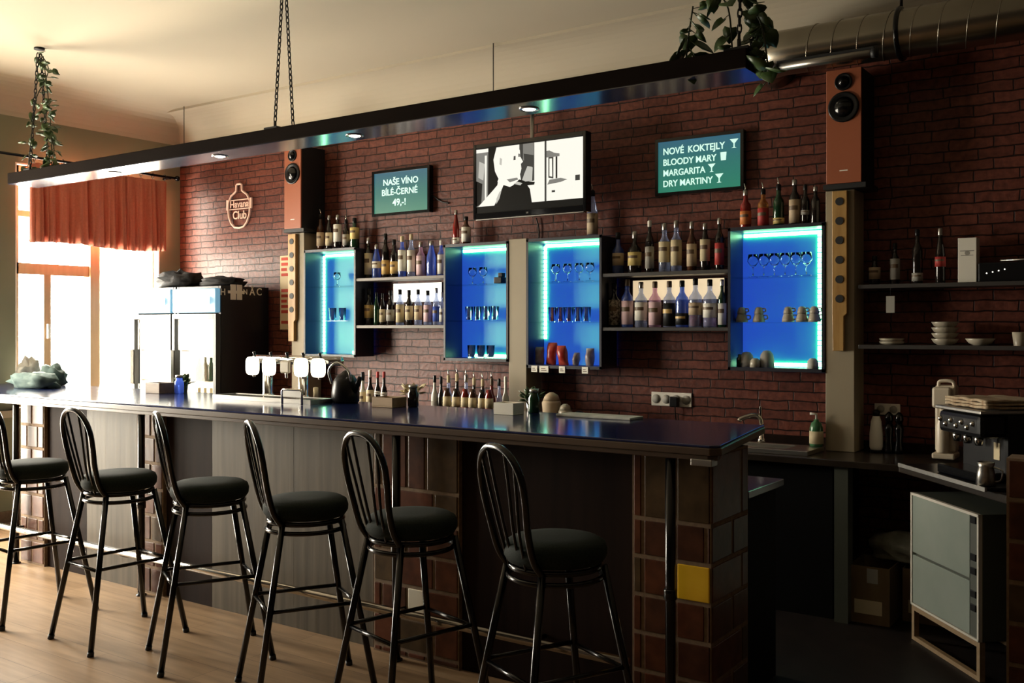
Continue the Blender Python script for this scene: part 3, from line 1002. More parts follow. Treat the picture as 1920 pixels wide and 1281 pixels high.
# rounded bottoms in c4
for (u, r, h, m_, lab) in [(1400, .042, .09, LB['grey'], 'rounded greyish bowl standing upturned at the left on the cups cabinet floor'),
                           (1416, .030, .055, M['offwhite'], 'small pale cup in front of two bowls on the cups cabinet floor'),
                           (1438, .042, .10, LB['grey'], 'tall upturned greyish bowl, middle of the cups cabinet floor'),
                           (1524, .032, .06, M['clothgrey'], 'small pale jar in the right corner of the cups cabinet floor')]:
    y_ = 5.57 if r > .035 else 5.53
    x = on_y(u, 680, y_).x
    z_ = c4['zs'][0] + .0005
    o = MB().lathe([(r, 0), (r, h * .4), (r * .86, h * .75), (r * .5, h * .96), (.001, h)], (x, y_, z_), 18).build('bowl', m_, None, True, loc=(x, y_, z_))
    tag(o, lab, 'bowl')
x = on_y(1385, 680, 5.53).x
o = MB().lathe([(.02, 0), (.02, .05), (.012, .06), (.012, .075), (.001, .075)], (x, 5.55, c4['zs'][0] + .0005), 14).build('spice_jar', GL['green'], None, True, loc=(x, 5.55, c4['zs'][0]))
tag(o, 'tiny green glass jar in the left corner of the cups cabinet', 'jar')

# snack bags in c3
for i, (u, sx, sz, m_, lab, cat) in enumerate([
        (1012, .032, .12, M['foilgrey'], 'dark foil snack bag at the left of the snack cabinet floor', 'snack bag'),
        (1034, .036, .15, M['crisps'], 'tall red foil snack bag leaning in the snack cabinet', 'snack bag'),
        (1056, .036, .13, M['crisps'], 'red foil snack bag slumped beside the tall red one', 'snack bag'),
        (1080, .022, .085, M['foilgrey'], 'low grey foil snack bag right of the red bags', 'snack bag'),
        (1106, .030, .115, M['foilgrey'], 'silver foil snack bag alone in the right corner', 'snack bag')]):
    y_ = 5.575 + .02 * (i % 2)
    x = on_y(u, 680, y_).x
    z_ = c3['zs'][0] + .0005
    m = MB()
    def bagf(a, b, x=x, y_=y_, z_=z_, sx=sx, sz=sz, i=i):
        th = a * 2 * PI
        tp = math.sin(PI * min(1, max(0, b))) ** .45
        bul = .030 * tp * (1 + .25 * noise.noise(Vector((a * 4, b * 5, i))))
        wx = sx * (1 + .08 * math.sin(b * 9 + i))
        return (x + wx * math.cos(th) + (b - .3) * .02 * math.sin(i * 2.3), y_ + (bul + .003) * math.sin(th), z_ + sz * b)
    m.grid(bagf, 20, 10)
    o = m.build('snack_bag', m_, None, True, loc=(x, y_, z_))
    tag(o, lab, cat, 'snack bags in the lit cabinet')
# price tags
for u, wpx, lab in [(1002, 13, 'leftmost'), (1020, 20, 'second from left'), (1054, 13, 'third from left'), (1097, 13, 'rightmost')]:
    p = on_y(u, 685, 5.492)
    wd = wpx / F * 6.5
    o = MB().box(p.x - wd / 2, 5.489, c3['z0'] - .033, p.x + wd / 2, 5.4925, c3['z0'] + .010).build('price_tag', M['paper'], None, loc=(p.x, 5.49, c3['z0']))
    tag(o, 'white price tag clipped under the snack cabinet, %s of four' % lab, 'price tag', 'price tags under the snack cabinet')
    t_ = MB()
    for k in range(2):
        t_.box(p.x - wd * .3, 5.4882, c3['z0'] - .022 + k * .012, p.x + wd * .3 - k * .008, 5.489, c3['z0'] - .017 + k * .012)
    t_.build('print', M['brownwood'], o)

# ================================================================== WALL SHELVES
def wshelf(u0, u1, v, lab, m, yf=5.5, yb=YB - 0.001, th=0.022, x0=None, x1=None):
    x0 = on_y(u0, v, yf).x if x0 is None else x0
    x1 = on_y(u1, v, yf).x if x1 is None else x1
    z_ = on_y((u0 + u1) / 2, v, yf).z
    o = MB().box(x0, yf, z_ - th, x1, yb, z_).build('wall_shelf', m, None, bevel=.002, loc=((x0 + x1) / 2, 5.6, z_ - th))
    tag(o, lab, 'shelf', 'bottle shelves on the brick wall')
    return z_


zA = wshelf(667, 833, 519, 'grey bottle shelf, upper one left of the television', M['shelfedge'], x0=c1['x1'] + .003, x1=c2['x0'] - .003)
zB = wshelf(667, 833, 610, 'grey bottle shelf, lower one left of the television', M['shelfedge'], x0=c1['x1'] + .003, x1=c2['x0'] - .003)
zCs = wshelf(1127, 1366, 509, 'dark bottle shelf, upper one beside the cups cabinet', M['shelf'], x0=c3['x1'] + .005, x1=c4['x0'] - .003)
zD = wshelf(1127, 1366, 614, 'dark bottle shelf, lower one beside the cups cabinet', M['shelf'], x0=c3['x1'] + .005, x1=c4['x0'] - .003)
zE = wshelf(1625, 1925, 530, 'dark wall shelf with the white box, upper right of the photo', M['shelf'], x0=pr[1] + .02, x1=.4)
zF = wshelf(1625, 1925, 648, 'dark wall shelf with bowls above the coffee machine', M['shelf'], x0=pr[1] + .02, x1=.4)


def lightpanel(u0, u1, v0, v1, m, lab):  # lamp-lit patch of wall, its brightness put into emission
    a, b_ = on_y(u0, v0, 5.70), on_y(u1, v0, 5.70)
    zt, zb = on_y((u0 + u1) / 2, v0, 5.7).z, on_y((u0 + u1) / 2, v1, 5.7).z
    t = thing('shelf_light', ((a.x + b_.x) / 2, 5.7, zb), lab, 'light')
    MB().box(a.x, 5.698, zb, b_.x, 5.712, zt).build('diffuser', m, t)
    MB().box(a.x - .004, 5.70, zb - .004, b_.x + .004, 5.7195, zt + .001).build('housing', M['shelf'], t)  # dark border added around the glowing wall patch


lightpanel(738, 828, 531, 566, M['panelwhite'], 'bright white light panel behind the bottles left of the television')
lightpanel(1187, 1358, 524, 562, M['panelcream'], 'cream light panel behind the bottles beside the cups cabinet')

# ================================================================== BOTTLES
def bottle(x, y_, z, h, r, glass, label, cap, lab, group, shape='std', spout=False, lbl=(.12, .5), name='bottle', liquid=None):
    t = thing(name, (x, y_, z), lab, 'bottle', group)
    z += 0.0004
    nk = min(.0145, r * .42)
    if shape == 'std':
        pr_ = [(r * .9, 0), (r, .006), (r, h * .58), (r * .93, h * .63), (r * .6, h * .69), (nk * 1.05, h * .75), (nk, h * .78), (nk, h * .93)]
    elif shape == 'squat':
        pr_ = [(r * .92, 0), (r, .008), (r * 1.02, h * .50), (r * .95, h * .58), (r * .5, h * .66), (nk, h * .72), (nk, h * .9)]
    elif shape == 'wine':
        pr_ = [(r * .95, 0), (r, .005), (r, h * .60), (r * .85, h * .67), (r * .5, h * .73), (nk, h * .78), (nk * .95, h * .95)]
    else:   # tall slim, conical shoulders
        pr_ = [(r * .92, 0), (r, .006), (r, h * .52), (r * .8, h * .64), (nk * 1.1, h * .80), (nk, h * .84), (nk, h * .94)]
    MB().lathe(pr_, (x, y_, z), 20).build('glass_body', GL[glass], t, True)
    if liquid:
        MB().lathe([(r * .9, .008), (r * .92, h * liquid[0])], (x, y_, z), 16).build('liquid', GL[liquid[1]], t, True)['label'] = 'coloured drink inside'
    top = pr_[-1][1]
    MB().lathe([(nk * 1.08, top - h * .07), (nk * 1.12, top - h * .065), (nk * 1.12, h * .985), (nk * .9, h)], (x, y_, z), 14).build('cap', cap, t, True)
    if spout:
        MB().tube([(x, y_, z + h), (x, y_, z + h + .012), (x - .006, y_ - .004, z + h + .04)], [.006, .005, .003], 8).build('pour_spout', M['chrome'], t, True)
    if label:
        m = MB()
        n_ = 20
        za, zb_ = z + h * lbl[0], z + h * lbl[1]
        a0 = -PI / 2 - .1
        for (rr, flip) in ((r + .0012, False),):
            def lf(a, b):
                an = a0 + (a - .5) * PI * 1.5
                return (x + rr * 1.005 * math.cos(an), y_ + rr * 1.005 * math.sin(an), za + (zb_ - za) * b)
            m.grid(lf, n_, 1)
        lo = m.build('paper_label', label, t, True)
        s = lo.modifiers.new('thickness', 'SOLIDIFY')
        s.thickness = .0012
        s.offset = -1
        # printed bands on the label
        pm_ = MB()
        for k, (ba, bb, wdt) in enumerate(((.55, .74, .62),)):
            def pf(a, b):
                an = a0 + (a - .5) * PI * wdt
                return (x + (rr + .0009) * 1.005 * math.cos(an), y_ + (rr + .0009) * 1.005 * math.sin(an), za + (zb_ - za) * (ba + (bb - ba) * b))
            pm_.grid(pf, 10, 1)
        pm_.build('label_print', M['brownwood'] if label is not M['blackmatte'] else LB['gold'], lo, True)
    return t


ORD = ['first', 'second', 'third', 'fourth', 'fifth', 'sixth', 'seventh', 'eighth', 'ninth', 'tenth', 'eleventh', 'twelfth']
CAPS = {'k': M['blackplastic'], 's': M['steel'], 'g': LB['gold'], 'w': M['paper'], 'r': LB['red'], 'b': M['brownwood'], 'c': M['cream']}


def row(zb, y_, specs, where, group, dz=0):
    for i, s in enumerate(specs):
        u, vt, wpx, glass, lb, cap, look = s[:7]
        kw = s[7] if len(s) > 7 else {}
        p = on_y(u, vt, y_)
        Z = p.x * FX + p.y * FY
        h = p.z - zb
        r = wpx / F * Z / 2
        bottle(p.x, y_, zb, h, r, glass, LB[lb] if lb else None, CAPS[cap], '%s, %s from left %s' % (look, ORD[i], where), group, **kw)


row(c1['z1'] + .006, 5.60, [
    (601, 402, 14, 'brown', 'beige', 'k', 'brown bottle with beige label', dict(spout=True)),
    (617, 404, 13, 'dark', 'cream', 's', 'slim dark bottle with cream label', dict(shape='slim')),
    (633, 403, 15, 'dark', 'white', 's', 'dark bottle with tall white label', dict(lbl=(.22, .72))),
    (649, 412, 13, 'dark', 'grey', 'k', 'dark bottle with grey label', dict(spout=True)),
    (665, 409, 17, 'green', 'yellow', 'k', 'broad bottle with yellowish label', dict(lbl=(.3, .68), shape='squat')),
], 'atop the leftmost cabinet', 'bottles on top of the leftmost cabinet')
row(zA, 5.60, [
    (691, 446, 15, 'dark', 'cream', 's', 'dark bottle with narrow cream label', dict(lbl=(.1, .62))),
    (706, 459, 16, 'blue', 'white', 's', 'blue glass bottle with pale label', dict(shape='slim', lbl=(.3, .5))),
    (723, 438, 15, 'dark', 'gold', 'k', 'dark bottle with gold label', dict(lbl=(.08, .4))),
    (739, 449, 15, 'dark', 'gold', 'k', 'black bottle with broad gold label', dict(lbl=(.1, .42))),
    (754, 443, 15, 'blue', 'white', 'c', 'pale bottle with tall white label', dict(lbl=(.15, .66))),
    (771, 439, 15, 'clear', 'white', 'c', 'clear bottle with white label', dict(lbl=(.12, .62))),
    (789, 454, 16, 'pink', 'pink', 's', 'pinkish bottle with pink label', dict(lbl=(.05, .6))),
    (809, 452, 18, 'blue', None, 's', 'plain blue glass bottle', dict(shape='slim')),
    (827, 451, 13, 'blue', 'white', 'w', 'bluish bottle with white strip label', dict(lbl=(.05, .6))),
], 'on upper shelf left of television', 'bottles on the upper shelf left of the television')
row(zB, 5.60, [
    (692, 541, 17, 'dark', 'gold', 'k', 'dark bottle with round gold label', dict(shape='squat', lbl=(.2, .55))),
    (706, 548, 11, 'green', None, 'k', 'slim dark green bottle', dict(shape='slim')),
    (717, 550, 11, 'dark', 'cream', 'k', 'slim dark bottle with cream stripe', dict(shape='slim', lbl=(.1, .5))),
    (732, 545, 15, 'dark', 'grey', 'k', 'dark bottle with grey label', dict(lbl=(.12, .45))),
    (750, 543, 15, 'clear', 'cream', 'k', 'clear bottle with tall cream label', dict(lbl=(.08, .58))),
    (767, 544, 14, 'dark', 'cream', 'k', 'dark bottle with cream label', dict(lbl=(.15, .55))),
    (784, 543, 14, 'clear', 'cream', 'k', 'clear bottle with cream label, black cap', dict(lbl=(.15, .55))),
    (802, 545, 15, 'clear', 'pink', 'k', 'clear bottle with pinkish label', dict(lbl=(.1, .58))),
    (818, 540, 13, 'clear', 'blue', 's', 'clear bottle with deep blue label', dict(lbl=(.1, .5))),
    (828.5, 548, 9, 'clear', 'white', 's', 'thin clear bottle with white label', dict(lbl=(.1, .5))),
], 'on lower shelf left of television', 'bottles on the lower shelf left of the television')
row(c2['z1'] + .006, 5.60, [
    (855, 394, 12, 'red', 'white', 's', 'slim reddish bottle beside the television', dict(shape='slim', lbl=(.05, .22))),
    (874, 406, 17, 'brown', 'white', 'k', 'dark red bottle with white label beside the television', dict(lbl=(.1, .62))),
], 'on the cabinet', 'bottles beside the television')
row(c3['z1'] + .006, 5.62, [
    (1111, 357, 20, 'clear', 'beige', 'k', 'clear bottle with beige label right of the television', dict(shape='slim', lbl=(.05, .5), spout=True)),
], 'on the snack cabinet', 'bottles beside the television')
row(zCs, 5.60, [
    (1159, 436, 21, 'blue', 'beige', 'k', 'blue glass bottle with dull beige label', dict(shape='squat', lbl=(.2, .5), liquid=(.3, 'green'))),
    (1190, 434, 25, 'dark', 'yellow', 's', 'broad dark bottle with square yellow label', dict(shape='squat', lbl=(.18, .5))),
    (1218, 414, 16, 'dark', 'grey', 'w', 'dark wine bottle with small grey label', dict(shape='wine', lbl=(.08, .5))),
    (1246, 419, 21, 'clear', 'cream', 's', 'clear bottle with large cream label', dict(lbl=(.2, .62))),
    (1268, 414, 20, 'clear', 'cream', 's', 'clear bottle with cream label over white band', dict(lbl=(.12, .62))),
    (1297, 416, 18, 'brown', 'beige', 's', 'brown bottle with dark beige label', dict(lbl=(.1, .55))),
    (1322, 419, 18, 'dark', 'cream', 's', 'dark bottle with cream neck and label', dict(shape='slim', lbl=(.2, .66))),
    (1349, 409, 17, 'dark', 'red', 's', 'dark bottle with reddish label', dict(shape='wine', lbl=(.1, .52))),
], 'on upper shelf beside cups', 'bottles on the upper shelf beside the cups cabinet')
row(zD, 5.60, [
    (1152, 531, 21, 'dark', 'mottled', 'k', 'dark bottle with mottled label', dict(lbl=(.05, .62))),
    (1176, 524, 22, 'blue', 'pink', 'b', 'bluish bottle with pale pink label', dict(lbl=(.06, .55))),
    (1202, 529, 23, 'clear', 'white', 's', 'clear bottle with white and brown label', dict(lbl=(.15, .55))),
    (1228, 528, 23, 'pink', 'pink', 'b', 'clear bottle with pink label and brown cap', dict(lbl=(.05, .55))),
    (1255, 527, 23, 'clear', 'black', 'b', 'clear bottle with black label', dict(lbl=(.03, .52))),
    (1279, 526, 24, 'blue', 'black', 'k', 'blue tinted bottle with low black label', dict(lbl=(.05, .3))),
    (1304, 522, 25, 'clear', 'beige', 'k', 'clear bottle with red drink and beige label', dict(lbl=(.25, .5), liquid=(.24, 'red'))),
    (1331, 524, 25, 'clear', 'white', 'k', 'clear bottle with pink drink and white label', dict(lbl=(.2, .5), liquid=(.22, 'pink'))),
    (1354, 524, 15, 'green', 'white', 's', 'green bottle with white label', dict(lbl=(.05, .5))),
], 'on lower shelf beside cups', 'bottles on the lower shelf beside the cups cabinet')
row(c4['z1'] + .006, 5.60, [
    (1398, 357, 20, 'red', 'orange', 's', 'red-brown bottle with orange label', dict(spout=True, lbl=(.1, .45))),
    (1431, 355, 20, 'amber', 'red', 'k', 'bottle with red and white label', dict(spout=True, lbl=(.05, .5))),
    (1460, 346, 20, 'green', 'yellow', 'k', 'dark green bottle with low yellowish band', dict(spout=True, lbl=(.06, .2))),
    (1490, 337, 20, 'dark', 'beige', 's', 'dark wine bottle with tall beige label', dict(shape='wine', lbl=(.05, .56))),
    (1510, 346, 16, 'dark', 'grey', 'k', 'slim dark bottle with grey label', dict(lbl=(.25, .36))),
    (1529, 350, 17, 'dark', None, 's', 'plain dark bottle with silver cap', dict(shape='wine')),
], 'atop the cups cabinet', 'bottles on top of the cups cabinet')
row(zE, 5.60, [
    (1640, 480, 20, 'dark', 'beige', 'k', 'short dark bottle with dull label', dict(shape='squat', lbl=(.2, .6))),
    (1678, 456, 17, 'dark', 'grey', 'k', 'dark bottle with pale vertical label', dict(lbl=(.12, .62))),
    (1720, 430, 19, 'dark', 'grey', 'k', 'tall dark bottle with low pale band', dict(shape='wine', lbl=(.05, .2))),
    (1763, 428, 18, 'dark', 'red', 's', 'tall dark bottle with red label', dict(shape='slim', lbl=(.3, .48))),
], 'on the white-box shelf', 'bottles on the upper right wall shelf')
row(HK, 5.30, [
    (680, 698, 15, 'white', 'cream', 'k', 'short cream bottle', dict(shape='squat', lbl=(.3, .6))),
    (694, 694, 14, 'dark', 'cream', 'w', 'dark bottle with cream label', dict(lbl=(.35, .62))),
    (708, 697, 12, 'dark', 'white', 'r', 'dark bottle with white seal', dict(shape='wine', lbl=(.55, .62))),
    (720, 697, 12, 'dark', 'white', 'r', 'dark bottle with red capsule and white seal', dict(shape='wine', lbl=(.5, .6))),
], 'behind the bar tap tower', 'bottles on the back counter by the taps')
row(HK, 5.30, [
    (815, 704, 13, 'white', 'grey', 'k', 'white bottle with black cap', dict()),
    (827, 706, 12, 'dark', None, 'k', 'slim black bottle', dict()),
    (841, 704, 14, 'clear', 'cream', 'c', 'clear bottle with cream label and pale neck', dict(spout=True)),
    (857, 701, 14, 'dark', 'cream', 'c', 'dark bottle with cream label and pale neck', dict(spout=True)),
    (874, 703, 14, 'clear', 'cream', 's', 'clear bottle with cream label and silver neck', dict(spout=True)),
    (889, 709, 14, 'dark', 'grey', 'c', 'dark bottle with grey label', dict(spout=True)),
    (905, 711, 14, 'brown', 'white', 'c', 'brown bottle with white label', dict(spout=True)),
    (922, 709, 14, 'red', 'red', 'b', 'red bottle with red label', dict(spout=True, lbl=(.1, .5))),
    (936, 710, 12, 'clear', 'white', 'k', 'clear bottle with black cap', dict()),
    (948, 706, 13, 'white', 'white', 'w', 'white bottle', dict()),
], 'among syrups by middle pilaster', 'syrup bottles on the back counter')
# low jars in front of the syrup bottles
for i, u in enumerate((838, 855, 872, 886, 904, 917)):
    p = on_y(u, 750, 5.20)
    t = thing('syrup_jar', (p.x, 5.20, HK), 'small jar with pale label, %s from left before the syrup bottles' % ORD[i], 'jar', 'low jars before the syrup bottles')
    MB().lathe([(.024, 0), (.027, .006), (.027, .235), (.018, .255), (.018, .28), (.001, .28)], (p.x, 5.20, HK + .0004), 16).build('body', [GL['brown'], GL['dark'], GL['red']][i % 3], t, True)
    MB().lathe([(.0282, .16), (.0282, .225)], (p.x, 5.2, HK), 16).build('paper_label', M['cream'], t, True)

# ================================================================== SCREENS
def screen_box(name, x0, x1, z0, z1, yf, yb, bez, lab, cat, mfront):
    t = thing(name, ((x0 + x1) / 2, (yf + yb) / 2, z0), lab, cat)
    f = MB()
    f.box(x0, yf, z0, x0 + bez, yb, z1)
    f.box(x1 - bez, yf, z0, x1, yb, z1)
    f.box(x0 + bez, yf, z1 - bez, x1 - bez, yb, z1)
    f.box(x0 + bez, yf, z0, x1 - bez, yb, z0 + bez)
    f.box(x0 + bez, yf + .012, z0 + bez, x1 - bez, yb, z1 - bez)
    f.build('frame', M['tvblack'], t)
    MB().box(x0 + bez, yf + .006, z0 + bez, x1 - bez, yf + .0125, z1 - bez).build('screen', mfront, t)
    return t


MY = 5.672
MS = MY / 5.62
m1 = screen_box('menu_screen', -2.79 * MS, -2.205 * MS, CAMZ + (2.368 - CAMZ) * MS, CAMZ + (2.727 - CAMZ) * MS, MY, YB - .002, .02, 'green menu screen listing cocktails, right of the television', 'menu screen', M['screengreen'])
ww, hh = .545, .319
for k, (s, fx, fz, sz) in enumerate([('NOVÉ', .06, .80, .058), ('KOKTEJLY', .37, .80, .058), ('BLOODY MARY', .06, .585, .056), ('MARGARITA', .06, .375, .056), ('DRY MARTINY', .06, .165, .056)]):
    text_part('lettering', s, sz, M['chalk'], m1, (-2.77 * MS + ww * MS * fx, MY + .0048, CAMZ + (2.388 + hh * fz - CAMZ) * MS), align='LEFT', sx=.92, bold=.020)


def cocktail(px, pz, s, kind, parent):
    px, pz = px * MS, CAMZ + (pz - CAMZ) * MS
    m = MB()
    if kind == 'glass':
        m.prism([(px - .4 * s, pz + .5 * s), (px + .4 * s, pz + .5 * s), (px + .32 * s, pz - .5 * s), (px - .32 * s, pz - .5 * s)], 'y', MY + .0040, MY + .0050)
    else:
        m.prism([(px - .5 * s, pz + .5 * s), (px + .5 * s, pz + .5 * s), (px + .07 * s, pz), (px + .07 * s, pz - .4 * s), (px + .3 * s, pz - .5 * s), (px - .3 * s, pz - .5 * s), (px - .07 * s, pz - .4 * s), (px - .07 * s, pz)], 'y', MY + .0040, MY + .0050)
    m.build('drawing', M['chalk'], parent)


cocktail(-2.77 + ww * .925, 2.388 + hh * .82, .055, 'martini', m1)
cocktail(-2.77 + ww * .80, 2.388 + hh * .60, .050, 'glass', m1)
cocktail(-2.77 + ww * .66, 2.388 + hh * .40, .050, 'martini', m1)
cocktail(-2.77 + ww * .75, 2.388 + hh * .19, .055, 'martini', m1)
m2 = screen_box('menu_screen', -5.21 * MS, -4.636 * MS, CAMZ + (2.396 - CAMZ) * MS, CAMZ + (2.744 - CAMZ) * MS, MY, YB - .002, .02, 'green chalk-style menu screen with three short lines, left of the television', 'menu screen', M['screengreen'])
for k, (s, fx, fz, sz) in enumerate([('NAŠE VÍNO', .5, .75, .066), ('BÍLÉ-ČERNÉ', .48, .50, .066), ('49,-!', .48, .24, .072)]):
    text_part('lettering', s, sz, M['chalk'], m2, ((-5.19 + .534 * fx) * MS, MY + .0048, CAMZ + (2.416 + .308 * fz - CAMZ) * MS), sx=1.05, bold=.020)

# television
tv = thing('television', (-3.62, 5.42, 2.28), 'flat television showing a black and white film on the brick wall', 'television')
TX0, TX1, TZ0, TZ1, TY = -4.064, -3.168, 2.281, 2.795, 5.40
f = MB()
bz = .022
f.box(TX0, TY, TZ0, TX0 + bz, TY + .07, TZ1)
f.box(TX1 - bz, TY, TZ0, TX1, TY + .07, TZ1)
f.box(TX0 + bz, TY, TZ1 - .028, TX1 - bz, TY + .07, TZ1)
f.box(TX0 + bz, TY, TZ0, TX1 - bz, TY + .07, TZ0 + .042)
f.box(TX0 + bz, TY + .012, TZ0 + .04, TX1 - bz, TY + .07, TZ1 - .026)
f.box(TX0 + .2, TY + .07, TZ0 + .1, TX1 - .2, TY + .11, TZ1 - .1)
f.build('frame', M['tvblack'], tv, bevel=.003)
MB().box(TX0 + .02, TY + .004, TZ0 - .006, TX1 - .02, TY + .04, TZ0 - .0005).build('lower_trim', M['steel'], tv)
SX0, SX1, SZ0, SZ1 = TX0 + bz, TX1 - bz, TZ0 + .042, TZ1 - .028
MB().box(SX0, TY + .007, SZ0, SX1, TY + .0115, SZ1).build('screen', GREY[0], tv)
text_part('emblem', 'LG', .014, M['steel'], tv, ((TX0 + TX1) / 2, TY - .0005, TZ0 + .02))
# the film picture: flat shapes on the screen
pic = MB()


def pshape(pts, g, lay):
    pic.cur = g
    pic.prism([(SX0 + (SX1 - SX0) * p, SZ0 + (SZ1 - SZ0) * q) for p, q in pts], 'y', TY + .0068 - .0003 * lay, TY + .0072 - .0003 * lay)


B0, B1 = .10, .985
pshape([(.0, B0), (1, B0), (1, B1), (0, B1)], 4, 0)
pshape([(.0, B0), (.115, B0), (.12, .93), (.0, .93)], 2, 1)
pshape([(.0, B0), (.05, B0 + .05), (.06, .45), (0, .5)], 0, 2)
pshape([(.02, .55), (.07, .50), (.085, .75), (.03, .80)], 3, 2)
pshape([(.085, .2), (.10, .2), (.105, .88), (.085, .88)], 4, 2)
pshape([(.115, B0 + .02), (.20, .34), (.22, .50), (.185, .62), (.17, .80), (.20, .985), (.12, .985)], 0, 2)
pshape([(.42, .985), (.56, .985), (.56, .42), (.44, .40), (.42, .60)], 1, 1)
pshape([(.44, .42), (.54, .42), (.545, .62), (.50, .66), (.47, .55)], 3, 2)
pshape([(.40, .36), (.56, .36), (.565, .40), (.42, .43)], 0, 3)
pshape([(.455, .74), (.555, .72), (.555, .985), (.455, .985)], 2, 2)
pshape([(.47, .66), (.555, .62), (.555, .80), (.46, .84)], 1, 3)
pshape([(.655, B0), (.672, B0), (.672, .985), (.655, .985)], 1, 1)
pshape([(.672, .74), (.79, .74), (.79, .78), (.74, .80), (.70, .84), (.672, .84)], 2, 2)
pshape([(.69, .44), (.735, .42), (.735, .74), (.69, .74)], 1, 2)
pshape([(.70, .46), (.725, .45), (.722, .72), (.70, .72)], 4, 3)
pshape([(.755, .42), (.77, .42), (.77, .74), (.755, .74)], 0, 2)
pshape([(.68, .34), (.80, .36), (.86, .39), (.80, .42), (.70, .41)], 2, 2)
pshape([(.93, .36), (.97, .36), (.97, .44), (.93, .44)], 1, 2)
pshape([(.72, .22), (.75, .22), (.75, .25), (.72, .25)], 1, 2)
# man in profile: neck and jacket
pshape([(.20, .93), (.27, .985), (.38, .985), (.425, .90), (.43, .80), (.455, .72), (.435, .69), (.44, .62), (.43, .55), (.40, .50), (.33, .48), (.33, .38), (.24, .36), (.21, .46), (.235, .56), (.205, .66), (.19, .80)], 4, 4)
pshape([(.365, .76), (.385, .76), (.385, .82), (.368, .82)], 1, 5)
pshape([(.41, .80), (.43, .80), (.432, .84), (.41, .85)], 2, 5)
pshape([(.23, .72), (.25, .70), (.255, .80), (.235, .82)], 3, 5)
pshape([(.30, .48), (.40, .49), (.41, .46), (.33, .43)], 2, 5)
pshape([(.02, B0), (.18, B0), (.25, .35), (.235, .45), (.17, .34)], 4, 4)
pshape([(.18, B0), (.22, .22), (.27, .40), (.33, .36), (.36, .38), (.42, .46), (.47, .43), (.52, .30), (.54, B0 - .02), (.18, B0 - .02)], 0, 5)
pshape([(.20, .12), (.23, .20), (.25, .32), (.23, .30), (.20, .20)], 3, 6)
pshape([(.37, .40), (.40, .43), (.45, .40), (.43, .37)], 3, 6)
pic.build('film_picture', GREY, tv)
# TV pole mount
px = on_y(998, 230, 5.6).x
o = MB().tube([(px, 5.6, 2.79 - .3), (px, 5.6, 3.06)], .014, 12).tube([(px, 5.6, 2.6), (px, 5.5, 2.6)], .02, 8).build('mount_pole', M['steel'], tv, True)
MB().box(px - .04, 5.5, 3.04, px + .04, YB - .001, 3.07).build('mount_bracket', M['steel'], tv)
# cables
cb = on_y(1010, 420, 5.70)
o = MB().tube(crom([(cb.x - .02, 5.70, 2.3), (cb.x, 5.705, 2.2), (cb.x - .02, 5.708, 2.0), (cb.x, 5.708, c3['z1'] - .05)], 5), .005, 6).build('cable', M['blackplastic'], None, True, loc=(cb.x, 5.7, 2.0))
tag(o, 'thin black cable hanging below the television', 'cable')
a, b_ = on_y(812, 367, 5.712), on_y(842, 381, 5.712)
o = MB().tube(crom([a, (a + b_) / 2 + Vector((0, 0, -.015)), b_], 5), .006, 6).build('cable', M['blackplastic'], None, True, loc=tuple(a))
tag(o, 'short black cable end on the bricks beside the left menu screen', 'cable')

# ================================================================== SPEAKERS
def speaker(x0, x1, z0, z1, lab, shelf_lab):
    yf, yb = 5.45, 5.715
    t = thing('loudspeaker', ((x0 + x1) / 2, 5.58, z0), lab, 'loudspeaker', 'terracotta loudspeakers')
    MB().box(x0, yf + .012, z0, x1, yb, z1).build('cabinet', M['blackmatte'], t, bevel=.003)
    MB().box(x0, yf, z0, x1, yf + .012, z1).build('front_panel', M['terracotta'], t, bevel=.003)['label'] = 'terracotta front'
    wd, xm, h = x1 - x0, (x0 + x1) / 2, z1 - z0
    for (r, fz) in ((.44 * wd, .665), (.25 * wd, .885)):
        z_ = z0 + h * fz
        cn = MB().lathe([(r, -.003), (r, .004), (r * .9, .006), (r * .82, .004), (r * .4, -.002), (.001, -.002)][::-1], (xm, yf - .0035, z_), 28, 'y', cap=False)
        cn.v = [Vector((p.x, 2 * (yf - .0035) - p.y, p.z)) for p in cn.v]
        dr = cn.build('driver', M['blackplastic'], t, True)
        MB().lathe([(.001, -.030), (r * .25, -.026), (r * .5, -.016), (r * .68, -.004)], (xm, yf - .001, z_), 24, 'y').build('dust_cap', M['black'], dr, True)
    MB().box(xm - .022, yf - .001, z0 + h * .105, xm + .022, yf, z0 + h * .115).build('name_plate', M['paper'], t)
    s = thing('speaker_bracket', (xm, 5.6, z0 - .03), shelf_lab, 'bracket', 'brackets under the loudspeakers')
    MB().box(x0 - .02, yf + .01, z0 - .028, x1 + .02, 5.715, z0 - .001).build('shelf', M['blackmatte'], s)
    return t


a, b_ = on_y(1549, 344, 5.45), on_y(1615, 340, 5.45)
zt = min(on_y(1580, 122, 5.45).z, 2.955)
speaker(a.x, b_.x, pr[2] + .032, zt, 'large terracotta-fronted loudspeaker above the wide right pilaster', 'dark bracket under the loudspeaker above the wide right pilaster')
a, b_ = on_y(533, 432, 5.45), on_y(564, 432, 5.45)
sc = (b_.x - a.x)
speaker(a.x, b_.x, pl[2] + .032, pl[2] + .692, 'terracotta-fronted loudspeaker on the brick wall by the pale bottle sign', 'dark bracket under the loudspeaker beside the narrow left pilaster')

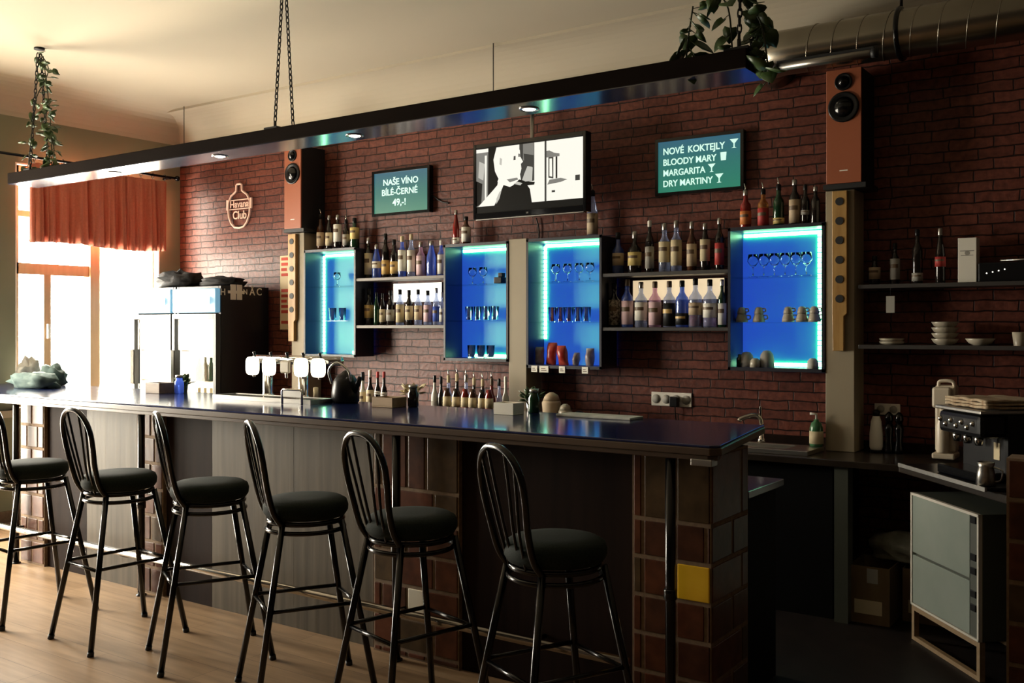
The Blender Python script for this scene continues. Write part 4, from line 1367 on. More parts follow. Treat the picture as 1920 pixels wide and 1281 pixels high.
# ================================================================== WALL SIGN, POSTER, SOCKETS
sx, sz = on_y(450, 390, 5.715).x, 2.60
sg = thing('wall_sign', (sx, 5.71, 2.41), 'pale pink bottle-shaped sign lettered Havana Club on the brick wall', 'sign')
ol = []
half = [(.0, -.185), (.06, -.178), (.105, -.14), (.135, -.08), (.145, -.01), (.14, .045), (.105, .10), (.06, .125), (.038, .14), (.036, .19), (.02, .20), (0, .20)]
ol = [(p, q) for p, q in half] + [(-p, q) for p, q in half[::-1][1:-1]]
pts = [(sx + p, 5.705, sz + q) for p, q in ol]
MB().tube([Vector(p) for p in pts], .0095, 8, closed=True).build('outline', M['signpink'], sg, True)
bnd = MB()
bnd.box(sx - .165, 5.700, sz - .022, sx - .142, 5.716, sz + .068)
bnd.box(sx + .142, 5.700, sz - .022, sx + .165, 5.716, sz + .068)
bnd.box(sx - .142, 5.708, sz + .058, sx + .142, 5.716, sz + .066)
bnd.box(sx - .142, 5.708, sz - .022, sx + .142, 5.716, sz - .014)
bnd.build('band', M['signpink'], sg)
text_part('lettering', 'Havana', .086, M['signpink'], sg, (sx, 5.708, sz + .022), extrude=.003, sx=.98)
text_part('lettering', 'Club', .10, M['signpink'], sg, (sx, 5.712, sz - .075), extrude=.003, sx=.95)

a, b_ = on_y(525, 480, 5.715), on_y(546, 618, 5.715)
po = MB().box(a.x, 5.7165, b_.z, b_.x, 5.7195, a.z).build('price_poster', M['cream'], None, loc=((a.x + b_.x) / 2, 5.718, b_.z))
tag(po, 'narrow printed red and cream price poster beside the narrow left pilaster', 'poster')
ORG[po.name] = Vector(((a.x + b_.x) / 2, 5.718, b_.z))
m = MB()
H = a.z - b_.z
W_ = b_.x - a.x
for k in range(13):
    if k in (4, 5, 11):
        continue
    zz = a.z - H * (k + .6) / 14
    m.box(a.x + W_ * .1, 5.7157, zz - H * .022, a.x + W_ * (.9 - .15 * (k % 3)), 5.7165, zz + H * .018)
m.build('print', M['redpaper'], po)


def sockets(u0, u1, v0, v1, n, lab, plug=None):
    a, b_ = on_y(u0, v0, 5.715), on_y(u1, v0, 5.715)
    z1, z0 = on_y((u0 + u1) / 2, v0, 5.715).z, on_y((u0 + u1) / 2, v1, 5.715).z
    t = thing('socket_strip', ((a.x + b_.x) / 2, 5.715, z0), lab, 'power socket')
    MB().box(a.x, 5.709, z0, b_.x, YB - .0005, z1).build('plate', M['white'], t, bevel=.003)
    for k in range(n):
        xm = a.x + (b_.x - a.x) * (k + .5) / n
        r = (z1 - z0) * .33
        MB().lathe([(r, -.002), (r, .001), (r * .85, .001), (r * .8, .004), (.001, .004)], (xm, 5.7075, (z0 + z1) / 2), 18, 'y').build('outlet', LB['grey'], t, True)
        if plug == k:
            pg = MB().box(xm - .028, 5.665, (z0 + z1) / 2 - .045, xm + .028, 5.704, (z0 + z1) / 2 + .02)
            p_ = pg.build('plug', M['blackplastic'], None, bevel=.006, loc=(xm, 5.69, (z0 + z1) / 2))
            tag(p_, 'black plug in the white four-way socket strip', 'plug')
            ORG[p_.name] = Vector((xm, 5.69, (z0 + z1) / 2))
            MB().tube(crom([(xm, 5.69, z0 + .01), (xm + .005, 5.695, z0 - .08), (xm + .02, 5.70, HK + .06)], 5), .004, 6).build('cord', M['blackplastic'], p_, True)


sockets(1222, 1297, 736, 762, 4, 'white four-way socket strip on the bricks behind the bar', 2)
sockets(1640, 1688, 757, 778, 2, 'double wall socket behind the white flask', None)

# ================================================================== CEILING BEAM, CHAINS, LIGHTS
BY0, BY1 = 3.60, 3.82
BZ = on_y(1399, 127, BY0).z
BT = on_y(1404, 88, BY0).z
bx1 = on_y(1399, 127, BY0).x
bx0 = on_y(14, 343, BY0).x
beam = thing('lighting_beam', ((bx0 + bx1) / 2, 3.7, BZ), 'long black lacquered light beam hanging on chains over the bar', 'lighting beam')
MB().box(bx0, BY0, BZ + .004, bx1, BY1, BT).build('beam_box', M['beam'], beam, bevel=.003)
MB().box(bx0 + .004, BY0 + .004, BZ, bx1 - .004, BY1 - .004, BZ + .0045).build('underside_panel', M['underside'], beam)
for k, (u, v, lit, lab) in enumerate([(986, 202, 1, ''), (661, 253, 1, ''), (414, 293, 1, ''), (226, 325, 0, '')]):
    p = on_z(u, v, BZ)
    d = MB().lathe([(.030, -.003), (.046, -.004), (.048, 0), (.001, 0)], (p.x, (BY0 + BY1) / 2, BZ - .0004), 24).build('downlight', M['chrome'], beam, True)
    MB().lathe([(.001, -.0075), (.020, -.0068), (.030, -.0035), (.030, -.001)], (p.x, (BY0 + BY1) / 2, BZ), 20).build('lens', M['spot'] if lit else M['spotoff'], d, True)


def chain_mb(p, q):
    p, q = Vector(p), Vector(q)
    L = (q - p).length
    n_ = int(L / .030)
    d = (q - p) / n_
    t = d.normalized()
    s = t.cross(Vector((0, 1, 0.01))).normalized()
    b_ = t.cross(s)
    m = MB()
    for i in range(n_):
        c = p + d * (i + .5)
        w_ = s if i % 2 else b_
        pts = []
        for k in range(10):
            an = 2 * PI * k / 10
            pts.append(c + w_ * (.0085 * math.cos(an)) + t * (.0215 * math.sin(an)))
        m.tube(pts, .0034, 5, closed=True)
    return m


def chains(u, lab, group='suspension chains of the beam'):
    x = on_y(u, 150, 3.68).x
    t = thing('suspension_chain', (x, 3.71, BT), lab, 'chain', group)
    topz = ZC
    hk = Vector((x, 3.71, topz))
    for yy in (3.645, 3.775):
        chain_mb((x, yy, BT + .045), hk + Vector((0, (yy - 3.71) * .15, -.04))).build('chain', M['blackmatte'], t, True)
        MB().tube([(x, yy, BT + .002), (x, yy, BT + .05)], .008, 8).build('shackle', M['blackmatte'], t, True)
    MB().lathe([(.035, -.012), (.035, 0)], (x, 3.71, ZC - .0005), 14).build('ceiling_hook', M['blackmatte'], t, True)
    MB().box(x - .05, BY0 + .01, BT + .0005, x + .05, BY1 - .01, BT + .012).build('clamp_plate', M['blackmatte'], t)
    return x


xc2 = chains(525, 'pair of dark chains holding the beam above the third bar stool')
xc1 = chains(66, 'pair of dark chains at the window end of the beam, wrapped in a vine')
xc3 = chains(1392, 'pair of dark chains at the right end of the beam, wrapped in leaves')
for u, lab in ((345, 'thin hooked rod hanging from the ceiling corner behind the beam'), (925, 'thin hooked rod hanging from the ceiling above the television')):
    x = on_y(u, 200, 5.40).x
    o = MB().tube([(x, 5.40, 3.06), (x, 5.40, ZC - .001)], .0035, 6).tube([(x, 5.40, 3.06), (x + .012, 5.40, 3.045), (x + .02, 5.40, 3.06)], .0035, 6).build('hanging_rod', M['blackmatte'], None, True, loc=(x, 5.40, 3.05))
    tag(o, lab, 'rod', 'thin rods hanging from the ceiling')


def leaf(m, p, d, size, rnd):
    """a heart-shaped leaf: stalk end at p, pointing along d"""
    d = Vector(d).normalized()
    s = d.cross(Vector((rnd.uniform(-.5, .5), rnd.uniform(-.5, .5), 1))).normalized()
    n_ = s.cross(d).normalized()
    out = [(0, 0), (.38, -.08), (.52, .18), (.46, .48), (.25, .80), (0, 1.05), (-.25, .80), (-.46, .48), (-.52, .18), (-.38, -.08)]
    i0 = len(m.v)
    m.v.append(Vector(p) + d * (.45 * size) - n_ * (.10 * size))
    for a, b in out:
        m.v.append(Vector(p) + s * (a * size) + d * (b * size) + n_ * (abs(a) * .22 * size - .05 * size * b))
    k = len(out)
    for i in range(k):
        m.face([i0, i0 + 1 + i, i0 + 1 + (i + 1) % k])


def vine(name, lab, stems, seed, n_leaves, size, loc):
    rnd = random.Random(seed)
    t = thing(name, loc, lab, 'plant')
    st, lf = MB(), MB()
    for s in stems:
        pts = crom(s, 8)
        st.tube(pts, .0035, 6)
        for k in range(n_leaves):
            q = pts[int((k + rnd.random()) / n_leaves * (len(pts) - 1))]
            d = Vector((rnd.uniform(-1, 1), rnd.uniform(-1, 1), rnd.uniform(-1.1, .25)))
            st.tube([q, q + d.normalized() * .03], .0015, 4)
            leaf(lf, q + d.normalized() * .03, d, size * rnd.uniform(.65, 1.2), rnd)
    st.build('stem', M['stem'], t, True)
    lo = lf.build('foliage', M['leaf'], t, True)
    sm_ = lo.modifiers.new('leaf', 'SOLIDIFY')
    sm_.thickness = .0015


x = xc1
vine('climbing_vine', 'green leafy vine twined up the chains at the window end of the beam', [
    [(x - .06, 3.66, BT + .01), (x + .02, 3.64, BT + .22), (x - .03, 3.70, BT + .5), (x + .06, 3.74, BT + .7), (x + .0, 3.71, ZC - .03)],
    [(x + .14, 3.72, BT + .01), (x + .06, 3.76, BT + .25), (x + .07, 3.74, BT + .45), (x + .03, 3.72, BT + .8)],
    [(x + .22, 3.68, BT + .02), (x + .16, 3.72, BT + .16), (x + .10, 3.70, BT + .33), (x + .12, 3.70, BT + .45)],
], 5, 34, .052, (x, 3.7, BT))
x = xc3
vine('climbing_vine', 'dark leafy vine at the right end of the beam beside the metal duct', [
    [(x - .03, 3.65, BT + .01), (x - .05, 3.66, BT + .18), (x - .12, 3.68, BT + .33), (x - .05, 3.7, BT + .55), (x, 3.71, ZC - .05)],
    [(x + .01, 3.76, BT + .01), (x + .05, 3.74, BT + .15), (x + .01, 3.72, BT + .33), (x + .04, 3.72, BT + .6)],
    [(x - .23, 3.66, BT + .01), (x - .22, 3.66, BT + .1), (x - .20, 3.66, BT + .22)],
    [(x + .0, 3.70, BT + .20), (x + .07, 3.68, BT + .12), (x + .105, 3.66, BT - .02), (x + .115, 3.66, BT - .14)],
], 9, 18, .075, (x, 3.7, BT))

# ================================================================== DUCT + TUBE LAMP
dy, dz, dr = 5.43, 3.09, .125
du = thing('air_duct', (0, dy, dz - dr), 'round spiral-seamed metal air duct under the ceiling at right', 'duct')
pts = [(-2.03, YB - .001, dz), (-2.03, 5.58, dz), (-1.99, 5.48, dz), (-1.9, dy, dz), (-1.8, dy, dz), (XR - .002, dy, dz)]
MB().tube(pts, dr, 40).build('pipe', M['duct'], du, True)
sm_ = MB()
x = -1.82
turn = 0
while x < 1.2:
    ring = []
    for k in range(33):
        an = 2 * PI * k / 32
        ring.append((x + .135 * k / 32, dy + (dr + .001) * math.sin(an), dz + (dr + .001) * math.cos(an)))
    sm_.tube(ring, .0035, 5)
    x += .135
sm_.build('seam', M['duct'], du, True)
x = on_y(1690, 60, dy).x
MB().tube([(x + .001 * math.cos(a), dy + (dr + .006) * math.sin(a), dz + (dr + .006) * math.cos(a)) for a in [2 * PI * k / 40 for k in range(40)]], .013, 8, closed=True).tube([(x, dy, dz + dr), (x, dy, ZC - .001)], .008, 8).build('hanger_clamp', M['black'], du, True)
tl = thing('tube_lamp', (-1.6, 5.26, 2.95), 'unlit silver tube lamp fixed under the air duct', 'lamp')
a, b_ = on_y(1457, 128, 5.26), on_y(1640, 98, 5.26)
z_ = (a.z + b_.z) / 2
MB().tube([(a.x, 5.26, z_), (b_.x, 5.26, z_)], .022, 16).build('tube', M['steel'], tl, True)
MB().box(a.x, 5.25, z_ + .018, b_.x, 5.30, z_ + .034).build('housing', M['blackmatte'], tl, bevel=.003)
for xx in (a.x, b_.x):
    MB().lathe([(.026, -.015), (.026, .015)], (xx, 5.26, z_), 14, 'x').build('end_cap', M['blackmatte'], tl, True)

# ================================================================== COOLERS
def cooler(x0, x1, y0, y1, z1, lab, sign, text):
    t = thing('drinks_cooler', ((x0 + x1) / 2, (y0 + y1) / 2, 0), lab, 'drinks cooler', 'upright glass-door coolers')
    c_ = MB()
    c_.box(x0, y0 + .05, 0, x0 + .03, y1, z1)
    c_.box(x1 - .03, y0 + .05, 0, x1, y1, z1)
    c_.box(x0 + .03, y1 - .03, 0, x1 - .03, y1, z1)
    c_.box(x0 + .03, y0 + .05, z1 - .03, x1 - .03, y1 - .03, z1)
    c_.box(x0 + .03, y0 + .05, 0, x1 - .03, y1 - .03, .12)
    c_.build('cabinet', M['fridgeside'], t, bevel=.004)
    li = MB().box(x0 + .031, y1 - .045, .121, x1 - .031, y1 - .031, z1 - .24)
    li.box(x0 + .031, y0 + .06, .121, x0 + .038, y1 - .045, z1 - .24).box(x1 - .038, y0 + .06, .121, x1 - .031, y1 - .045, z1 - .24)
    li.build('lit_interior', M['fridgewhite'], t)
    hd = MB().box(x0 + .004, y0, z1 - .22, x1 - .004, y0 + .05, z1 - .02).build('header_sign', M['fridgesign'], t, bevel=.012)
    hd['label'] = 'lit pale blue header sign'
    MB().tube([(x0 + .06, y0 - .004, z1 - .12), (x1 - .08, y0 - .004, z1 - .12)], .032, 10).build('light_tube', M['lampglow'], hd, True)
    for k in range(5):
        z_ = .30 + k * .26
        sh = MB().box(x0 + .032, y0 + .07, z_, x1 - .032, y1 - .05, z_ + .008).build('wire_shelf', M['white'], t)
    d = MB()
    zt, zb = z1 - .23, .1
    d.box(x0 + .002, y0, zb, x0 + .038, y0 + .045, zt)
    d.box(x1 - .038, y0, zb, x1 - .002, y0 + .045, zt)
    d.box(x0 + .038, y0, zb, x1 - .038, y0 + .045, zb + .04)
    d.box(x0 + .038, y0, zt - .04, x1 - .038, y0 + .045, zt)
    dd = d.build('door', M['doorframe'], t, bevel=.002)
    MB().box(x0 + .038, y0 + .018, zb + .04, x1 - .038, y0 + .026, zt - .04).build('door_glass', M['pane'], dd)
    MB().box(x0 + .012, y0 - .03, 1.05, x0 + .030, y0, 1.35).build('handle', M['steel'], dd, bevel=.004)
    return t


YW = YB - .02
x_r = on_y(405, 600, 5.15)
cz = on_y(405, 535, 5.15).z
cxl = on_y(322, 600, 5.15).x
fA = cooler(cxl, x_r.x, 5.15, YW, cz, 'black-sided glass-door drinks cooler with white emblem on its side', True, True)
fB = cooler(on_y(247, 600, 5.15).x, cxl - .012, 5.15, YW, cz, 'glass-door drinks cooler in the corner beside the window', True, False)
# side lettering on the near cooler
sxp = x_r.x + .0008
rot = (PI / 2, 0, PI / 2)
em = MB()
ycen = on_x(443, 548, sxp)
sq = .055
for (dy_, dz_) in ((-.032, .035), (.032, .035), (-.032, -.035), (.032, -.035)):
    em.box(sxp - .0006, ycen.y + dy_ - sq / 2, ycen.z + dz_ - sq / 2, sxp + .002, ycen.y + dy_ + sq / 2, ycen.z + dz_ + sq / 2)
em.box(sxp - .0006, ycen.y - .085, ycen.z - .012, sxp + .0015, ycen.y + .085, ycen.z + .012)
em.build('emblem', M['paper'], fA)
for s, u, sz_ in (('H', 418, .075), ('N', 460, .06), ('Â', 473, .085), ('C', 486, .085)):
    q = on_x(u, 548, sxp)
    text_part('lettering', s, sz_, M['paper'], fA, (sxp, q.y, q.z), rot)
# drinks inside coolers: rows of bottles / cans standing on the wire shelves
k_ = 0
for (fx0, fx1, nm) in ((cxl, x_r.x, 'black-sided cooler'),):
    for si, (z_, m_, hh) in enumerate(((1.08 + .0085, GL['green'], .2), (.82 + .0085, M['cream'], .2))):
        for k in range(6):
            x = fx0 + .09 + k * (fx1 - fx0 - .18) / 5
            o = MB().lathe([(.028, 0), (.03, .01), (.03, hh * .6), (.012, hh * .8), (.012, hh), (.001, hh)], (x, 5.36, z_), 14).build('drink_bottle', m_, None, True, loc=(x, 5.36, z_))
            tag(o, '%s bottle, %s from left on %s shelf inside the black-sided cooler' % (('green', 'cream')[si], ORD[k], ('upper drinks', 'lower drinks')[si]), 'bottle', 'bottles inside the cooler')
# black jackets on the coolers
tz = cz
for (c_, sz_, sd, lab) in [((x_r.x - .74, 5.36, cz + .045), (.24, .16, .095), 3, 'black jacket bundled on the cooler nearest the window'),
                           ((x_r.x - .22, 5.40, cz + .022), (.20, .16, .055), 5, 'flat black jacket lying on the black-sided cooler')]:
    zb = cz + .001
    m = MB().lump((c_[0], c_[1], zb + sz_[2] * .55), sz_, sd, .5, 2.6)
    o = m.build('folded_jacket', M['clothblack'], None, True, loc=(c_[0], c_[1], zb))
    tag(o, lab, 'jacket', 'jackets on the coolers')
# cloth heap at the window end of the bar
for (u, v, sz_, sd, m_, lab) in [(66, 716, (.26, .11, .075), 11, M['clothgreen'], 'teal folded garment at the window end of the bar'),
                                 (100, 712, (.12, .08, .10), 12, M['clothgreen'], 'rumpled green cloth beside the folded teal garment'),
                                 (52, 712, (.11, .08, .125), 13, M['clothgrey'], 'pale grey cloth heaped on the far window end of the bar')]:
    y_ = {11: 3.90, 12: 4.13, 13: 4.13}[sd]
    x = on_y(u, 700, y_).x
    x = max(x, -6.75 + sz_[0] + .02) if False else x
    zb = HB + .0005
    o = MB().lump((x, y_, zb + sz_[2] * .55), sz_, sd, .45, 2.4).build('cloth_heap', m_, None, True, loc=(x, y_, zb))
    tag(o, lab, 'cloth')

# ================================================================== THINGS ON THE BAR
def caddy(p, lab, m_, w_=.055, h=.055):
    t = thing('napkin_caddy', (p.x, p.y, HB), lab, 'caddy', 'caddies along the bar')
    b = MB()
    x, y_ = p.x, p.y
    b.box(x - w_, y_ - w_ * .8, HB + .0005, x + w_, y_ + w_ * .8, HB + .008)
    b.box(x - w_, y_ - w_ * .8, HB + .008, x + w_, y_ - w_ * .8 + .008, HB + h)
    b.box(x - w_, y_ + w_ * .8 - .008, HB + .008, x + w_, y_ + w_ * .8, HB + h)
    b.box(x - w_, y_ - w_ * .8 + .008, HB + .008, x - w_ + .008, y_ + w_ * .8 - .008, HB + h)
    b.box(x + w_ - .008, y_ - w_ * .8 + .008, HB + .008, x + w_, y_ + w_ * .8 - .008, HB + h)
    b.build('box', m_, t, bevel=.002)
    MB().box(x - w_ + .01, y_ - w_ * .6, HB + .009, x + w_ - .01, y_ + w_ * .6, HB + h - .012).build('napkins', M['paper'], t)
    return t


cp = [on_z(300, 737, HB), on_z(730, 763, HB), on_z(954, 777, HB)]
caddy(cp[0], 'brown wooden napkin caddy nearest the window on the bar', M['brownwood'], .075, .07)
caddy(cp[1], 'greyish wooden napkin caddy in the middle of the bar', M['wood'], .075, .055)
caddy(cp[2], 'white napkin caddy in front of the middle beige pilaster', M['paper'], .06, .06)
# jars and little plants beside the caddies
for i, (p, lab, plab) in enumerate([(cp[0] + Vector((.15, .04, 0)), 'blue glass bottle beside the brown napkin caddy', 'small leafy sprig in a glass by the brown napkin caddy'),
                                    (cp[1] + Vector((.12, .06, 0)), 'dark glass jar beside the greyish napkin caddy', 'dry sprig in a glass by the greyish napkin caddy'),
                                    (cp[2] + Vector((.06, .14, 0)), 'teal glass jar beside the white napkin caddy', 'green sprig in a glass by the white napkin caddy')]):
    j = thing('glass_jar', tuple(p), lab, 'jar', 'jars beside the caddies')
    MB().lathe([(.026, 0), (.03, .008), (.03, .075), (.022, .09), (.022, .105)], (p.x, p.y, HB + .0004), 18).build('body', [GL['blue'], GL['dark'], GL['green']][i], j, True)
    MB().lathe([(.024, .105), (.024, .122), (.001, .124)], (p.x, p.y, HB), 16).build('lid', M['steel'], j, True)
    q = p + Vector((-.07, .085, 0))
    g = thing('potted_sprig', tuple(q), plab, 'plant', 'sprigs beside the caddies')
    MB().lathe([(.026, 0), (.034, .07), (.031, .07), (.024, .006), (.001, .006)], (q.x, q.y, HB + .0004), 16, cap=False).build('glass', [GL['green'], M['offwhite'], GL['dark']][i], g, True)
    rnd = random.Random(30 + i)
    lf = MB()
    for k in range(26):
        d = Vector((rnd.uniform(-1, 1), rnd.uniform(-1, 1), rnd.uniform(.1, 1.4)))
        leaf(lf, Vector((q.x, q.y, HB + .05)) + d * .035, d, .035, rnd)
    lo = lf.build('foliage', [M['leaf'], M['cream'], M['leaf']][i], g, True)
    sm_ = lo.modifiers.new('leaf', 'SOLIDIFY')
    sm_.thickness = .001

# beer tap tower
TY_ = 4.12
tx = [on_y(u, 690, TY_).x for u in (479, 510, 540, 570, 602)]
tz = on_y(540, 672, TY_).z
tap = thing('beer_tap_tower', ((tx[0] + tx[4]) / 2, TY_, HB), 'chrome beer tap tower with four glowing white badges', 'beer tap')
MB().tube([(tx[0] - .07, TY_ + .06, tz - .012), (tx[4] + .10, TY_ + .06, tz - .012)], .028, 18).build('cross_bar', M['chrome'], tap, True)
for xx in ((tx[0] + tx[1]) / 2 - .03, (tx[2] + tx[3]) / 2):
    MB().lathe([(.055, 0), (.055, .008), (.034, .018), (.03, .03), (.03, tz - HB - .012)], (xx, TY_ + .06, HB + .0005), 20).build('column', M['chrome'], tap, True)
for i, xx in enumerate(tx):
    bz_ = tz - .085 if i != 2 else tz - .07
    if i != 2:
        m = MB()
        rr = .053
        pts = []
        for k in range(24):
            an = 2 * PI * k / 24
            cs, sn = math.cos(an), math.sin(an)
            pts.append((xx + rr * math.copysign(abs(cs) ** .55, cs), bz_ + .034 + rr * 1.08 * math.copysign(abs(sn) ** .55, sn)))
        m.prism(pts, 'y', TY_ - .035, TY_ - .012)
        bd = m.build('badge', M['badge'], tap, bevel=.004)
        bd['label'] = 'glowing white badge'
    else:
        m = MB()
        m.box(xx - .04, TY_ - .03, bz_ - .02, xx + .04, TY_ - .012, bz_ + .055)
        m.build('badge', M['offwhite'], tap, bevel=.012)['label'] = 'unlit cream badge'
    MB().tube(crom([(xx, TY_ + .04, tz - .02), (xx, TY_ - .005, tz - .03), (xx, TY_ - .012, tz - .08), (xx, TY_ - .010, tz - .12)], 5), .010, 10).build('spigot', M['chrome'], tap, True)
    MB().tube([(xx, TY_ + .0, tz + .0), (xx, TY_ - .012, tz + .035)], [.006, .009], 10).build('lever', M['blackplastic'], tap, True)
dt = thing('drip_tray', ((tx[0] + tx[4]) / 2, TY_ - .11, HB), 'flat steel drip tray in front of the beer taps', 'drip tray')
x0, x1 = tx[0] - .16, tx[4] + .12
d = MB().box(x0, TY_ - .20, HB + .0005, x1, TY_ - .02, HB + .012)
for (a_, b1, c_, d_) in ((x0, TY_ - .20, x1, TY_ - .192), (x0, TY_ - .028, x1, TY_ - .02), (x0, TY_ - .192, x0 + .008, TY_ - .028), (x1 - .008, TY_ - .192, x1, TY_ - .028)):
    d.box(a_, b1, HB + .012, c_, d_, HB + .026)
d.build('tray', M['steel'], dt)
g = MB()
for k in range(30):
    xx = x0 + .02 + (x1 - x0 - .04) * k / 29
    g.box(xx - .003, TY_ - .19, HB + .013, xx + .003, TY_ - .03, HB + .022)
g.build('grille', M['chrome'], dt)
hb = thing('glass_rail', (-4.3, 3.86, HB), 'small steel hoop rail standing on the bar before the taps', 'rail')
a, b_ = on_y(529, 750, 3.86), on_y(566, 750, 3.86)
MB().tube([(a.x, 3.86, HB + .001), (a.x, 3.86, HB + .075), (a.x + .01, 3.86, HB + .085), (b_.x - .01, 3.86, HB + .085), (b_.x, 3.86, HB + .075), (b_.x, 3.86, HB + .001)], .007, 8).build('hoop', M['chrome'], hb, True)
MB().box(a.x, 3.857, HB + .045, b_.x, 3.863, HB + .08).build('plate', M['steel'], hb)
# black kettle-like appliance right of taps
p = on_y(648, 740, 4.14)
kt = thing('kettle', (p.x, 4.14, HB), 'black rounded kettle with curved chrome handle right of the beer taps', 'kettle')
MB().lathe([(.070, 0), (.080, .01), (.082, .06), (.072, .125), (.048, .16), (.028, .17), (.014, .185), (.001, .19)], (p.x, 4.14, HB + .0005), 26).build('body', M['blackplastic'], kt, True)
MB().tube(crom([(p.x - .072, 4.10, HB + .11), (p.x - .085, 4.09, HB + .19), (p.x - .02, 4.09, HB + .235), (p.x + .06, 4.10, HB + .19), (p.x + .070, 4.11, HB + .125)], 6), .007, 8).build('handle', M['chrome'], kt, True)
MB().tube([(p.x + .065, 4.14, HB + .07), (p.x + .11, 4.13, HB + .12), (p.x + .125, 4.13, HB + .155)], [.022, .016, .012], 10).build('spout', M['blackplastic'], kt, True)
for u, lab in ((622, 'cream cylinder'),):
    p = on_y(592, 745, 4.2)
    o = MB().lathe([(.016, 0), (.016, .075), (.001, .078)], (p.x, 4.2, HB + .0004), 14).build('salt_shaker', M['cream'], None, True, loc=(p.x, 4.2, HB))
    tag(o, 'small cream shaker standing behind the glowing tap badges', 'shaker')
# long rubber bar mat and small objects on the back edge at right
a, b_ = on_z(1075, 776, HB), on_z(1200, 786, HB)
o = MB().box(a.x, 4.10, HB + .0005, b_.x, 4.235, HB + .012).build('bar_mat', M['clothgrey'], None, bevel=.003, loc=((a.x + b_.x) / 2, 4.17, HB))
tag(o, 'pale grey bar mat lying along the rear edge of the bar', 'bar mat')
for (u, h, r0, r1, m_, lab) in [(1034, .27, .045, .062, LB['beige'], 'beige cocktail shaker on the back counter below the snack cabinet'),
                                (1060, .20, .036, .045, M['offwhite'], 'pale pot beside the beige shaker on the back counter'),
                                (1086, .16, .05, .05, M['blackplastic'], 'low black pot beside the pale pot on the back counter')]:
    p = on_y(u, 760, 5.35)
    t = thing('shaker_pot', (p.x, 5.35, HK), lab, 'pot')
    MB().lathe([(r0, 0), (r1, h * .75), (r1 * .9, h * .8)], (p.x, 5.35, HK + .0004), 20).build('body', m_, t, True)
    MB().lathe([(r1 * .9, h * .8), (r1 * .7, h * .93), (.012, h), (.001, h)], (p.x, 5.35, HK + .0004), 20).build('lid', m_, t, True)
tr_ = on_y(1110, 775, 5.35)
o = MB().box(tr_.x - .02, 5.22, HK + .0005, tr_.x + .22, 5.42, HK + .12).build('storage_tub', LB['beige'], None, bevel=.006, loc=(tr_.x + .1, 5.32, HK))
tag(o, 'low beige tub on the back counter right of the black pot', 'tub')

# ================================================================== SINK, FAUCET, SOAP
a, b_ = on_y(1400, 835, 5.42), on_y(1538, 835, 5.42)
sk = thing('sink_drainer', ((a.x + b_.x) / 2, 5.4, HK), 'steel sink drainer on the back counter below the cups cabinet', 'sink')
d = MB().box(a.x - .25, 5.20, HK + .0005, b_.x, 5.24, HK + .025).box(a.x - .25, 5.45, HK + .0005, b_.x, 5.49, HK + .025).box(a.x - .25, 5.24, HK + .0005, a.x - .21, 5.45, HK + .025).box(b_.x - .14, 5.24, HK + .0005, b_.x, 5.45, HK + .025).box(a.x - .21, 5.24, HK + .0005, b_.x - .14, 5.45, HK + .004)
d.build('basin', M['steel'], sk, bevel=.003)
p = on_y(1428, 800, 5.47)
fc = thing('faucet', (p.x, 5.47, HK + .025), 'chrome tap spout peeking over the right end of the bar', 'tap')
MB().lathe([(.024, 0), (.02, .02), (.014, .03), (.014, .12)], (p.x, 5.47, HK + .0255), 16).build('body', M['chrome'], fc, True)
MB().tube(crom([(p.x, 5.47, HK + .13), (p.x - .005, 5.46, HK + .165), (p.x - .03, 5.43, HK + .185), (p.x - .09, 5.39, HK + .165), (p.x - .10, 5.38, HK + .15)], 6), .014, 12).build('spout', M['chrome'], fc, True)
MB().box(p.x - .006, 5.45, HK + .17, p.x + .006, 5.47, HK + .235).build('lever', M['chrome'], fc, bevel=.003)
p = on_y(1530, 830, 5.46)
so = thing('soap_bottle', (p.x, 5.467, HK + .025), 'green and white pump soap bottle beside the wide right pilaster', 'soap bottle')
MB().lathe([(.034, 0), (.038, .01), (.036, .10), (.028, .13), (.014, .14), (.014, .15)], (p.x, 5.467, HK + .0255), 20).build('body', mat('green_soap', (.05, .16, .07), .2), so, True)
MB().lathe([(.0385, .015), (.038, .085)], (p.x, 5.467, HK + .0255), 20).build('paper_label', M['cream'], so, True)
MB().tube([(p.x, 5.467, HK + .17), (p.x, 5.467, HK + .205), (p.x - .03, 5.45, HK + .207)], .007, 8).build('pump', M['paper'], so, True)

# ================================================================== RIGHT WALL SHELF ITEMS
a, b_ = on_y(1796, 530, 5.56), on_y(1831, 530, 5.56)
zt = on_y(1813, 446, 5.56).z
wb = thing('white_box', ((a.x + b_.x) / 2, 5.6, zE), 'tall white carton with a dark emblem on the upper right shelf', 'box')
MB().box(a.x, 5.56, zE + .0005, b_.x, 5.65, zt).build('carton', M['paper'], wb, bevel=.002)
xm = (a.x + b_.x) / 2
e = MB()
H = zt - zE
e.box(xm - .034, 5.5592, zE + H * .70, xm + .034, 5.5602, zE + H * .72)
e.box(xm - .030, 5.5592, zE + H * .60, xm + .030, 5.5602, zE + H * .615)
e.lathe([(.012, 0), (.012, .0008), (.001, .0008)], (xm, 5.5592, zE + H * .66), 14, 'y')
e.build('emblem', LB['grey'], wb)
p = on_y(1877, 510, 5.6)
rc = thing('radio', (p.x, 5.6, zE), 'dark radio with small lights on the upper right shelf beside the white carton', 'radio')
MB().box(p.x - .10, 5.55, zE + .0005, p.x + .30, 5.70, zE + .10).build('body', M['blackplastic'], rc, bevel=.005)
for k in range(4):
    MB().lathe([(.004, 0), (.004, .001), (.001, .001)], (p.x - .06 + k * .028, 5.5485, zE + .045 + .006 * k), 8, 'y').build('indicator_light', M['panelwhite'], rc)
